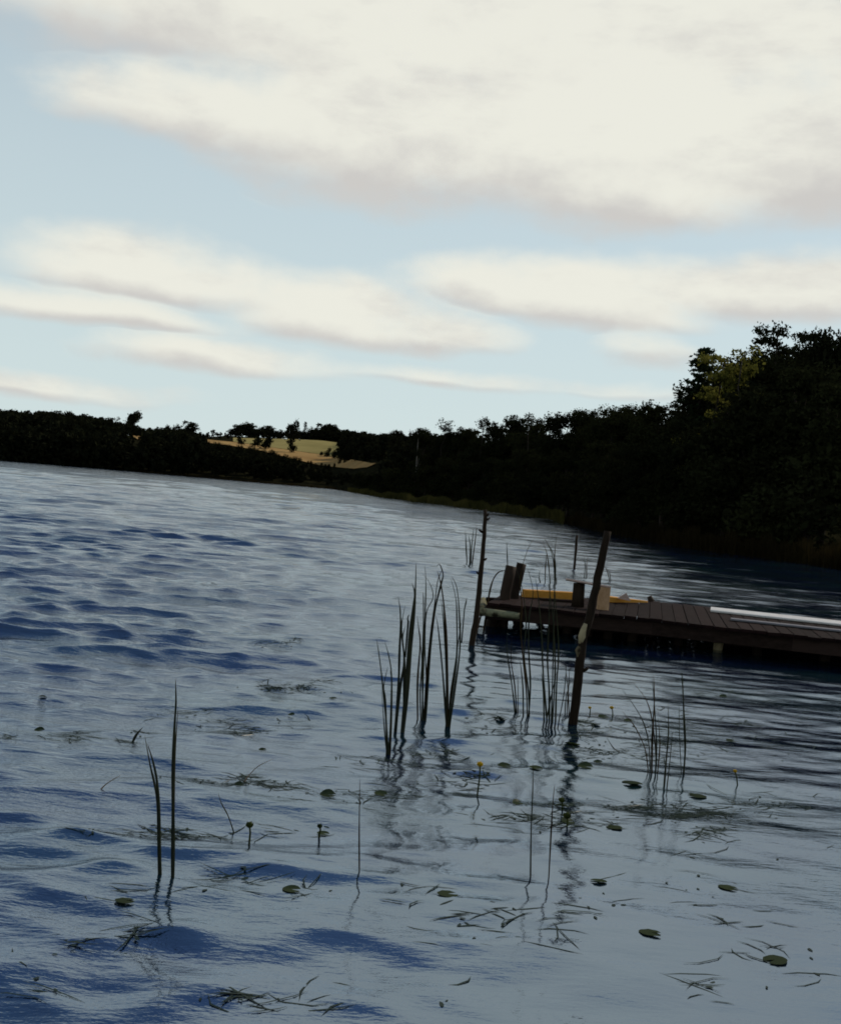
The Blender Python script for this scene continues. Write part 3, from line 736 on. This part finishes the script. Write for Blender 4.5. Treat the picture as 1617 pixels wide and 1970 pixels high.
# dark boards added to stand in for the black shade under the deck
for c0, c1, nb in ((on_water(1062, 1210), on_water(1256, 1226), 13), (on_water(1392, 1240), on_water(1640, 1262), 14)):
    for i in range(nb):
        q = c0 + (c1 - c0) * ((i + .5) / nb)
        part('shade_board', box(q + Vector((0, rd.uniform(-.01, .01), -.35)), q + Vector((rd.uniform(-.01, .01), 0, .17 + rd.uniform(0, .02))), (0, 1, 0), (c1 - c0).length / nb * .95, .03), MAT['beam'], dock)
part('brace', tube([at(929, 1168, Yp - .3), at(920, 1202, Yp - .35), at(911, 1238, Yp - .5), at(909, 1250, Yp - .5)], [.012, .012, .013, .013], 6, wob=.1, rng=rd), MAT['pile'], dock, True)
w = FARE[1]; part('post_stub', tube([w + Vector((-.08, -.05, -.25)), w + Vector((-.06, -.05, .02)), w + Vector((-.09, -.05, .07))], [.05, .05, .035], 8, wob=.1, rng=rd), MAT['pile'], dock, True)

def seated(px, py, z): return on_water(px, py, z)
# orange beam on the far edge of the deck
Yo = FARE[0].y - 0.15
ob = empty('orange_beam', at(1050, 1138, Yo)); ob.location.z = DZ
tag(ob, 'orange painted timber with a squared left end lying along the dock far edge', 'timber')
pa, pb = at(1007, 1134, Yo), at(1104, 1137, Yo + .25)
za = DZ + .062
part('timber', box((pa.x, pa.y, za), (pb.x, pb.y, za), (0, 0, 1), .10, .105, .008), MAT['orange'], ob)
rail = empty('dark_rail', at(1090, 1140, Yo - .2)); rail.location.z = DZ
tag(rail, 'dark rail lying on the deck in front of the orange timber', 'timber')
pa, pb = at(1038, 1139, Yo - .2), at(1100, 1142, Yo - .1)
part('rail', box((pa.x, pa.y, DZ + .018), (pb.x, pb.y, DZ + .018), (0, 0, 1), .05, .036, .006), MAT['beam'], rail)
o2 = empty('orange_board', at(1205, 1135, Yo + .5)); o2.location.z = DZ
tag(o2, 'tapering orange board right of the bench on the dock far edge', 'board')
a_, b_ = at(1158, 1135, Yo + .45), at(1247, 1137, Yo + .75); z0 = DZ + .002
V = [(a_.x, a_.y - .10, z0), (a_.x, a_.y + .12, z0), (b_.x, b_.y, z0 + .02), (b_.x - .02, b_.y - .05, z0 + .02)]
V = V + [(x, y, z + (.085 if i < 2 else .02)) for i, (x, y, z) in enumerate(V)]
part('board', (V, [(3, 2, 1, 0), (4, 5, 6, 7), (0, 1, 5, 4), (1, 2, 6, 5), (2, 3, 7, 6), (3, 0, 4, 7)]), MAT['orange'], o2)
o3 = empty('driftwood_piece', at(1205, 1130, Yo + .4)); o3.location.z = DZ
tag(o3, 'small pinkish wedge of wood on the tapering orange board', 'wood')
q = at(1203, 1128, Yo + .35)
V = [(q.x - .09, q.y, DZ + .075), (q.x + .09, q.y, DZ + .05), (q.x + .02, q.y + .01, DZ + .16), (q.x - .08, q.y + .10, DZ + .075), (q.x + .08, q.y + .10, DZ + .05), (q.x + .02, q.y + .06, DZ + .15)]
part('wedge', (V, [(0, 1, 2), (5, 4, 3), (0, 3, 4, 1), (1, 4, 5, 2), (2, 5, 3, 0)]), MAT['plank'], o3)
# bench: plank on a log and a sawn block
Yb = FARE[0].y - .75
bn = empty('bench', at(1135, 1150, Yb)); bn.location.z = DZ
tag(bn, 'rough plank bench on a dark log and a pale block, on the dock', 'bench')
s0, s1 = at(1088, 1115, Yb), at(1174, 1130, Yb - .1)
part('seat', box(s0, s1, (0, 0.1, 1), .20, .024), MAT['plank'], bn)
q = at(1113, 1136, Yb); zt = at(1113, 1122, Yb).z
part('log_leg', tube([(q.x, q.y, DZ), (q.x, q.y, (DZ + zt) / 2), (q.x - .005, q.y, zt)], [.085, .08, .075], 12, wob=.05, rng=rd), MAT['pole'], bn, True, 'dark round log under the seat')
q = at(1160, 1142, Yb - .12); zt = at(1160, 1129, Yb - .12).z
part('block_leg', box((q.x, q.y, DZ), (q.x + .004, q.y, zt), (0, 1, 0), .15, .14, .006), MAT['sawn'], bn, False, 'pale sawn block under the seat')
# white board and grey board on the right
wb = empty('white_board', on_water(1450, 1195, DZ)); tag(wb, 'long pale white board lying along the right part of the dock', 'board')
a_ = on_water(1366, 1177, DZ); b_ = on_water(1536, 1196, DZ); dv = (b_ - a_).normalized()
part('board', box(a_ + Vector((0, 0, .035)), b_ + dv * 1.2 + Vector((0, 0, .04)), (0, -.25, 1), .15, .03), MAT['white'], wb)
gb = empty('grey_board', on_water(1480, 1205, DZ)); tag(gb, 'weathered grey board beside the long white one on the dock', 'board')
a_ = on_water(1405, 1194, DZ); b_ = on_water(1536, 1208, DZ); dv = (b_ - a_).normalized()
part('board', box(a_ + Vector((0, 0, .02)), b_ + dv * 1.2 + Vector((0, 0, .02)), (0, 0, 1), .16, .025), MAT['grey'], gb)

# ------------------------------------------------------------------ stakes and poles in the water
def stake(name, label, pts, base_px, radii, mat, knots=()):
    w = on_water(*base_px); root = empty(name, w); tag(root, label, 'pole')
    P = [at(x, y, w.y) for x, y in pts]; low = P[-1] + (P[-1] - P[-2]).normalized() * .45
    PP, RR = [], []
    for i in range(len(P) - 1):
        for j in range(3):
            f = j / 3.0; PP.append(P[i].lerp(P[i + 1], f) + Vector((rd.uniform(-.004, .004), rd.uniform(-.004, .004), 0))); RR.append((radii[i] * (1 - f) + radii[i + 1] * f) * rd.uniform(.94, 1.06))
    PP += [P[-1], low]; RR += [radii[-1], radii[-1]]
    body = part('shaft', tube(PP, RR, 9, wob=.08, rng=rd), mat, root, True)
    for kx, ky, sx in knots:
        c_ = at(kx, ky, w.y); part('knot', tube([c_, c_ + Vector((sx * .035, -.01, .012)), c_ + Vector((sx * .05, -.012, .03))], [.02, .014, .008], 6, wob=.15, rng=rd), mat, root, True)
    return root
stake('bare_stake', 'tall thin bare stake with knots, left of the dock end', [(933.5, 980), (931, 1030), (927, 1080), (921, 1140), (914, 1200), (907, 1243)], (907, 1243), [.020, .024, .027, .031, .034, .034], MAT['pole'], [(932, 992, 1), (929, 1024, -1), (933, 1000, 1), (927, 1078, 1), (924, 1105, -1)])
ps = stake('leaning_pole', 'thick leaning pole with painted sunlit patches standing in front of the dock', [(1168, 1022), (1157, 1075), (1146, 1130), (1136, 1178), (1122, 1225), (1114, 1280), (1110, 1330), (1101, 1393)], (1101, 1393), [.030, .031, .032, .033, .034, .034, .036, .038], MAT['pole'], [(1118, 1290, 1)])
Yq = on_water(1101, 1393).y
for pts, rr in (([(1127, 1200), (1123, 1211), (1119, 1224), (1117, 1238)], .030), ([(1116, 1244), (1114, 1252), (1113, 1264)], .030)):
    part('sunlit_patch', tube([at(x, y, Yq - .010) for x, y in pts], [rr * .7] + [rr] * (len(pts) - 2) + [rr * .6], 9, wob=.16, rng=rd), MAT['pale_pole'], ps, True)  # sunlit patches of the pole, set on it as pale sleeves
stake('thin_stake', 'short thin dark stake in the water behind the dock', [(1109, 1030), (1107, 1060), (1104, 1095)], (1104, 1095), [.03, .035, .03], MAT['pole'])

# ------------------------------------------------------------------ reeds in the water
def blade(parent, pts, Yd, width, mat=None, name='leaf'):
    """one reed blade along photographed points, at the plant's distance"""
    ctrl = [at(x, y, Yd) for x, y in pts]
    yo = rd.uniform(-.06, .06)
    n = len(ctrl); P = []
    for i in range(n - 1):                 # Catmull-Rom
        p0, p1, p2, p3 = ctrl[max(i - 1, 0)], ctrl[i], ctrl[i + 1], ctrl[min(i + 2, n - 1)]
        for j in range(4):
            t = j / 4.0
            P.append(.5 * ((2 * p1) + (p2 - p0) * t + (2 * p0 - 5 * p1 + 4 * p2 - p3) * t * t + (3 * p1 - p0 - 3 * p2 + p3) * t ** 3))
    P.append(ctrl[-1])
    L = len(P) - 1
    for i, p_ in enumerate(P): p_.y += yo * i / L
    low = P[0] - Vector((0, 0, .25)); P = [low] + P
    ph = rd.uniform(0, 6)
    rad = [width * .5] + [width * .5 * (1.0 - .15 * math.sin(i * .9 + ph)) * min(1, 1.35 * (1 - i / L) ** .75 + .06) for i in range(L + 1)]
    return part(name, tube(P, rad, 4, .45), mat or MAT['reed'], parent, True)
def plant(name, label, base_px, blades, width=.014, cat='reeds', group=None, mat=None):
    w = on_water(*base_px); root = empty(name, w); tag(root, label, cat, group)
    for b in blades:
        wd = width; mt = mat
        if isinstance(b, tuple): b, wd = b
        blade(root, b, w.y, wd, mt or (MAT['reed_brown'] if rd.random() < .3 else None))
    return root
plant('reed_clump', 'thinnest reed tuft at the left side of the centre reeds', (746, 1440),
      [[(746, 1440), (742, 1380), (735, 1310), (729, 1260), (724, 1228)], [(748, 1440), (752, 1370), (753, 1300), (748, 1262), (740, 1232)], [(744, 1440), (741, 1350), (738, 1320), (746, 1282)],
       ([(751, 1440), (752, 1400), (754, 1330), (750, 1290)], .010), ([(743, 1445), (738, 1390), (733, 1320)], .008)], .012)
plant('reed_clump', 'thick tall reeds with the highest blade, left of the centre group', (775, 1410),
      [([(774, 1410), (781, 1360), (787, 1280), (795, 1200), (799, 1130), (800, 1083)], .024), ([(772, 1412), (779, 1340), (786, 1240), (795, 1165), (797, 1140), (792, 1122)], .020),
       [(762, 1388), (766, 1330), (768, 1260), (770, 1200), (769, 1170), (765, 1148)], [(763, 1390), (770, 1320), (777, 1270), (772, 1210), (779, 1165)], [(776, 1408), (777, 1320), (778, 1270), (774, 1230), (780, 1205)],
       ([(760, 1392), (766, 1310), (770, 1240), (772, 1190)], .012), ([(772, 1405), (784, 1300), (790, 1215)], .014), ([(785, 1196), (784, 1188), (787, 1180)], .012)], .016)
plant('reed_clump', 'reeds with a folded blade tip, middle of the centre group', (815, 1385),
      [[(812, 1385), (813, 1320), (815, 1240), (818, 1170), (819, 1120), (817, 1088)], [(815, 1388), (820, 1310), (827, 1230), (835, 1170), (841, 1120), (850, 1095)], ([(814, 1386), (812, 1300), (814, 1200), (814, 1150), (813, 1138)], .012),
       [(803, 1385), (803, 1310), (808, 1240), (805, 1210), (802, 1185)], ([(818, 1385), (824, 1300), (830, 1220), (838, 1165), (849, 1120), (852, 1105), (845, 1085), (839, 1092)], .016),
       ([(816, 1385), (820, 1320), (817, 1240), (820, 1180), (833, 1150), (826, 1122), (812, 1104)], .010), ([(809, 1384), (808, 1330), (811, 1270), (806, 1215)], .010)], .014)
plant('reed_clump', 'spreading reeds with twin bent tips, right of the centre group', (860, 1395),
      [([(860, 1396), (860, 1330), (859, 1250), (855, 1180), (849, 1130), (841, 1098)], .020), [(858, 1392), (854, 1330), (848, 1260), (842, 1205), (838, 1185)], [(862, 1395), (870, 1330), (878, 1260), (878, 1190), (876, 1150), (866, 1110)],
       [(865, 1395), (874, 1330), (884, 1250), (883, 1180), (878, 1130), (868, 1108)], ([(863, 1394), (866, 1340), (875, 1280), (884, 1220), (889, 1192)], .010), ([(859, 1392), (858, 1300), (853, 1200), (848, 1150)], .012), ([(893, 1172), (896, 1158), (897, 1150)], .010)], .014)
plant('reed_clump', 'leftmost reeds of the group in front of the dock', (993, 1378),
      [[(992, 1378), (986, 1330), (978, 1275), (975, 1240), (977, 1215)], [(994, 1380), (990, 1320), (983, 1270), (985, 1230)], ([(996, 1376), (996, 1330), (996, 1300)], .008), [(990, 1375), (984, 1320), (976, 1262)]], .010)
plant('reed_clump', 'tall crossing reeds rising over the dock end', (1015, 1384),
      [([(1014, 1384), (1012, 1330), (1005, 1260), (1001, 1210), (1003, 1160), (1000, 1110), (1013, 1060), (1026, 1035)], .012), ([(1018, 1385), (1016, 1330), (1008, 1260), (1012, 1200), (1006, 1140), (994, 1095)], .012),
       [(1006, 1380), (1005, 1320), (999, 1265)], [(1016, 1384), (1020, 1320), (1017, 1250), (1018, 1190), (1026, 1140), (1015, 1092)]], .013)
plant('reed_clump', 'dense dark reeds left of the leaning pole', (1056, 1392),
      [([(1052, 1393), (1048, 1340), (1044, 1280), (1042, 1220), (1036, 1150), (1030, 1110)], .014), ([(1056, 1392), (1056, 1330), (1053, 1270), (1056, 1200), (1058, 1130), (1056, 1085)], .014), [(1062, 1390), (1066, 1330), (1068, 1270), (1064, 1190), (1055, 1120)],
       ([(1060, 1392), (1062, 1310), (1064, 1230), (1065, 1150), (1067, 1080), (1052, 1045), (1043, 1034)], .011), [(1068, 1388), (1070, 1320), (1074, 1250), (1069, 1170), (1065, 1110)], [(1046, 1388), (1044, 1330), (1040, 1290)], ([(1074, 1390), (1084, 1330), (1088, 1270)], .009), ([(1050, 1390), (1060, 1340), (1072, 1290)], .010)], .013)
plant('reed_clump', 'thin reeds touching the foot of the leaning pole', (1092, 1375), [[(1094, 1380), (1092, 1330), (1086, 1280)], [(1090, 1378), (1094, 1320), (1098, 1270)], [(1086, 1380), (1088, 1340), (1098, 1300)]], .009)
plant('bent_reed', 'single reed bent into a hoop over the dock end', (930, 1212), [([(930, 1212), (935, 1180), (941, 1140), (948, 1115), (958, 1101), (970, 1098), (978, 1100)], .022)], .02)
plant('reed_clump', 'small far reed tuft left of the bare stake top', (905, 1083), [[(898, 1083), (896, 1050), (895, 1020)], [(905, 1084), (907, 1050), (911, 1015)], [(908, 1083), (913, 1045), (917, 1010)], [(903, 1084), (904, 1050), (901, 1030)]], .032)
plant('reed_clump', 'broken bent reeds standing behind the middle of the dock', (1058, 1125), [[(1058, 1125), (1055, 1090), (1050, 1060), (1042, 1040)], [(1066, 1122), (1065, 1085), (1058, 1055), (1048, 1044)], [(1048, 1122), (1049, 1090), (1052, 1062)], [(1070, 1118), (1066, 1085), (1068, 1050), (1071, 1030)], [(1040, 1124), (1036, 1110), (1038, 1096)], [(976, 1090), (975, 1065), (974, 1042)]], .022)
plant('reed_clump', 'faint reed pair behind the dock right of the thin stake', (1124, 1108), [[(1124, 1108), (1125, 1085), (1122, 1068)], [(1128, 1106), (1128, 1085), (1131, 1070)]], .022)
plant('reed_clump', 'reed tuft behind the bench, right of the leaning pole', (1172, 1118), [[(1172, 1118), (1168, 1100), (1162, 1088)], [(1174, 1118), (1172, 1102), (1164, 1092)]], .02)
plant('reed_clump', 'slender reeds with long leaves arching left, right foreground', (1256, 1490),
      [([(1253, 1490), (1253, 1420), (1256, 1350), (1254, 1295)], .013), ([(1260, 1492), (1262, 1430), (1258, 1360), (1253, 1300)], .010), ([(1250, 1478), (1248, 1430), (1238, 1390), (1218, 1355), (1196, 1325)], .008), ([(1262, 1470), (1258, 1420), (1250, 1370), (1238, 1340), (1216, 1312)], .008), ([(1264, 1490), (1268, 1430), (1264, 1380)], .008), ([(1246, 1480), (1240, 1440), (1222, 1400), (1206, 1380), (1198, 1370)], .007)], .009)
plant('single_reed', 'brownish upright stem right of the arching reeds', (1278, 1510), [([(1277, 1512), (1281, 1460), (1285, 1410), (1284, 1350)], .012), ([(1283, 1508), (1287, 1450), (1289, 1400)], .007)], .01)
plant('single_reed', 'rightmost tall brown stem in the right foreground', (1315, 1490), [([(1314, 1492), (1317, 1440), (1314, 1370), (1311, 1310), (1309, 1292)], .014), ([(1310, 1488), (1306, 1420), (1304, 1340)], .006)], .012)
plant('single_reed', 'tallest single reed in the left foreground', (332, 1700), [([(332, 1700), (333, 1600), (333, 1500), (336, 1400), (339, 1350), (338, 1305)], .015), ([(334, 1700), (334, 1560), (337, 1440), (342, 1360)], .007)], .012)
plant('single_reed', 'pair of leaves bending left beside the tallest left reed', (306, 1695), [([(306, 1695), (305, 1600), (301, 1530), (288, 1470), (278, 1415)], .012), ([(309, 1695), (306, 1600), (304, 1520), (296, 1470), (284, 1430)], .014)], .012)
plant('single_reed', 'thin upright stem left of the lily flower in the near foreground', (691, 1690), [([(691, 1690), (691, 1600), (692, 1540), (693, 1490)], .006)], .006)
plant('single_reed', 'thin straight stem below the reeds in front of the dock', (1020, 1690), [([(1020, 1690), (1022, 1600), (1026, 1520), (1027, 1470)], .007)], .007)
plant('single_reed', 'second thin stem right of the straight one, near foreground', (1055, 1690), [([(1055, 1690), (1059, 1600), (1062, 1540), (1065, 1505)], .007)], .007)
plant('straw_stalk', 'dry pinkish straw leaning over the water at far left', (186, 1528), [([(186, 1528), (205, 1508), (234, 1490)], .007)], .007, 'straw', None, MAT['straw'])
plant('straw_stalk', 'dry straw slanting up from a dark bud, lower left', (470, 1508), [([(466, 1512), (478, 1492), (500, 1470), (530, 1455)], .006)], .006, 'straw', None, MAT['straw'])
plant('fallen_reed', 'bent thin leaf leaning in the near left water', (445, 1598), [([(449, 1600), (438, 1570), (424, 1545), (418, 1525)], .006)], .006)
plant('fallen_reed', 'small dark leaf tip left of the bending pair', (262, 1425), [([(255, 1428), (262, 1414), (274, 1400)], .016)], .016)
plant('fallen_reed', 'curved leaf lying low right of the leaning pole', (1182, 1446), [([(1190, 1446), (1180, 1440), (1172, 1428), (1167, 1420)], .008)], .008)

# ------------------------------------------------------------------ water lilies and pondweed
def lily_mesh(seed, curl):
    g = random.Random(seed); V = [(0, 0, 0.006)]; n = 16
    for ring, rr in ((1, .55), (2, 1.0)):
        for i in range(n):
            an = 0.28 + (2 * math.pi - .56) * i / (n - 1)
            r_ = rr * (1 + .04 * g.uniform(-1, 1)); x, y = r_ * math.cos(an), r_ * .8 * math.sin(an)
            V.append((x, y, .006 + (curl * max(0, y) ** 2 if ring else 0) + .02 * rr * g.uniform(-1, 1)))
    Fc = [(0, 1 + i, 2 + i) for i in range(n - 1)] + [(1 + i, 1 + n + i, 2 + n + i, 2 + i) for i in range(n - 1)]
    return py_mesh('lily_leaf', V, Fc, MAT['lily'], True)
LILY = [lily_mesh(1, .0), lily_mesh(2, .25), lily_mesh(3, .45), lily_mesh(4, .7)]
def lily_leaf(px, py, size, var, group, label):
    w = on_water(px, py); z = float(wave_z(w.x, w.y))
    o = link('water_lily_leaf', LILY[var]); o.location = (w.x, w.y, z + .004); o.scale = (size * .65,) * 3
    o.rotation_euler = (rd.uniform(-.05, .05), rd.uniform(-.05, .05), rd.uniform(-.6, .6) + (math.pi if rd.random() < .3 else 0))
    return tag(o, label, 'lily leaf', group)
for (px, py, s, v) in [(962, 1387, .06, 3), (1100, 1432, .09, 2), (1125, 1478, .08, 3), (1215, 1508, .10, 1), (995, 1548, .05, 3), (1080, 1552, .06, 3), (1092, 1582, .06, 3),
                       (1160, 1380, .07, 2), (1145, 1395, .06, 2), (1208, 1388, .06, 2), (970, 1478, .07, 2), (1030, 1480, .07, 1), (1150, 1462, .05, 2), (1390, 1340, .06, 3), (1405, 1425, .06, 2), (1340, 1530, .09, 0), (1180, 1595, .07, 0)]:
    lily_leaf(px, py, s, v, 'lily leaves right of centre', 'dark lily leaf on the weedy water in front of and right of the leaning pole')
for (px, py, s, v) in [(75, 1410, .05, 3), (82, 1340, .05, 3), (505, 1442, .04, 2), (630, 1536, .07, 3), (732, 1530, .06, 2), (560, 1375, .04, 3), (460, 1515, .04, 3), (622, 1600, .05, 1), (640, 1345, .05, 1), (430, 1250, .06, 1)]:
    lily_leaf(px, py, s, v, 'lily leaves left of centre', 'dark lily leaf on the open water left of the centre reeds')
for (px, py, s, v) in [(240, 1740, .06, 0), (560, 1720, .06, 1), (860, 1730, .07, 0), (1150, 1700, .06, 1), (1250, 1800, .07, 0), (1400, 1710, .07, 0), (1490, 1850, .08, 0)]:
    lily_leaf(px, py, s, v, 'lily leaves close to the bank', 'small lily leaf floating close to the near bank at the bottom of the view')
def lily_flower(px, py, bpx, bpy, r, mat, label, name='water_lily_flower'):
    w = on_water(bpx, bpy); root = empty(name, w); tag(root, label, 'lily flower' if mat is MAT['yellow'] else 'lily bud')
    t = at(px, py, w.y)
    part('stalk', tube([w - Vector((0, 0, .3)), w, w.lerp(t, .6) + Vector((.004, 0, 0)), t], [.005, .005, .0045, .004], 6), MAT['bud'], root, True)
    V, Fc = tube([t + Vector((0, 0, -r * .8)), t + Vector((0, 0, -r * .5)), t, t + Vector((0, 0, r * .6)), t + Vector((0, 0, r))], [r * .3, r * .8, r, r * .85, r * .35], 9)
    part('flower', (V, Fc), mat, root, True)
    for i in range(5):
        an = i * 1.2566; u_ = Vector((math.cos(an), math.sin(an), 0)); s_ = Vector((-math.sin(an), math.cos(an), 0))
        part('sepal', ([t + u_ * r * .7 - Vector((0, 0, r * .7)), t + u_ * r * 1.15 + s_ * r * .55, t + u_ * r * 1.0 + Vector((0, 0, r * 1.15)), t + u_ * r * 1.15 - s_ * r * .55], [(0, 1, 2, 3)]), mat if mat is MAT['yellow'] else MAT['bud'], root, True)
lily_flower(923, 1471, 918, 1528, .015, MAT['yellow'], 'yellow water lily on a tall stalk below the centre reeds')
lily_flower(1176, 1362, 1178, 1376, .014, MAT['yellow'], 'yellow water lily right of the leaning pole foot')
lily_flower(1134, 1362, 1134, 1374, .011, MAT['yellow'], 'small yellow green water lily close to the leaning pole foot')
lily_flower(1413, 1484, 1418, 1512, .010, MAT['yellow'], 'tiny yellow water lily at the right, beyond the brown stems')
lily_flower(480, 1588, 479, 1625, .015, MAT['bud'], 'dark lily bud in the near water left of centre', 'water_lily_bud')
lily_flower(1090, 1570, 1090, 1590, .018, MAT['bud'], 'lower dark lily bud right of the thin foreground stems', 'water_lily_bud')
lily_flower(1080, 1540, 1081, 1562, .015, MAT['bud'], 'upper dark lily bud right of the thin foreground stems', 'water_lily_bud')
lily_flower(615, 1590, 614, 1606, .011, MAT['bud'], 'dark lily bud just left of the thin upright foreground stem', 'water_lily_bud')
# pondweed: small floating leaves nobody could count
g = np.random.default_rng(77)
PATCH = [(590, 1312, 90, 22, 260), (420, 1395, 110, 26, 300), (160, 1420, 110, 18, 220), (1010, 1405, 130, 30, 420), (1130, 1410, 110, 26, 360), (640, 1535, 150, 25, 330), (500, 1512, 110, 18, 220),
         (1180, 1440, 130, 34, 420), (1290, 1420, 140, 60, 480), (1430, 1420, 120, 60, 420), (1250, 1570, 180, 40, 620), (1440, 1560, 140, 45, 560), (900, 1500, 130, 30, 260), (1000, 1580, 200, 30, 420), (300, 1600, 160, 20, 260),
         (560, 1240, 60, 6, 60), (760, 1470, 120, 22, 260), (1400, 1340, 130, 20, 260), (850, 1440, 60, 20, 100), (1300, 1720, 260, 70, 620), (900, 1780, 260, 70, 420), (400, 1740, 220, 50, 300), (150, 1850, 150, 60, 240), (1450, 1870, 160, 70, 420), (650, 1900, 220, 40, 260)]
VS, QS = [], []
for (cx, cy, sx, sy, n) in PATCH:
    cl = [(g.normal(cx, sx * .55), g.normal(cy, sy * .5), g.uniform(.25, 1.0)) for _ in range(6)]     # tangled mats
    for i in range(int(n * (0.6 if cy < 1620 else 0.15))):
        q = cl[g.integers(6)]
        px, py = g.normal(q[0], sx * .38 * q[2]), g.normal(q[1], sy * .30 * q[2])
        if py < 1180: continue
        w = on_water(px, py)
        strand = g.random() < .7
        L = g.uniform(.04, .13) if strand else g.uniform(.008, .020)
        W_ = g.uniform(.0025, .005) if strand else L * g.uniform(.35, .5)
        th = g.normal(0.1, .6) if strand else g.uniform(0, 6.28); c_, s_ = math.cos(th), math.sin(th); bend = g.normal(0, .35) * L
        o = len(VS); lift = g.uniform(-.004, .003)
        for (lx, ly) in ((-L, 0), (-L * .4, -W_ + bend * .5), (L * .5, -W_ * .9 + bend * .4), (L, bend * -.2), (L * .5, W_ * .9 + bend * .4), (-L * .4, W_ + bend * .5)):
            x_, y_ = w.x + lx * c_ - ly * s_, w.y + lx * s_ + ly * c_
            VS.append((x_, y_, lift))
        QS.append(tuple(range(o, o + 6)))
VS = np.array(VS); VS[:, 2] += wave_z(VS[:, 0], VS[:, 1])
tag(link('pondweed', np_mesh('pondweed', VS, QS, MAT['weed'])), 'green pondweed leaves floating in patches on the near water', 'pondweed', None, 'stuff')
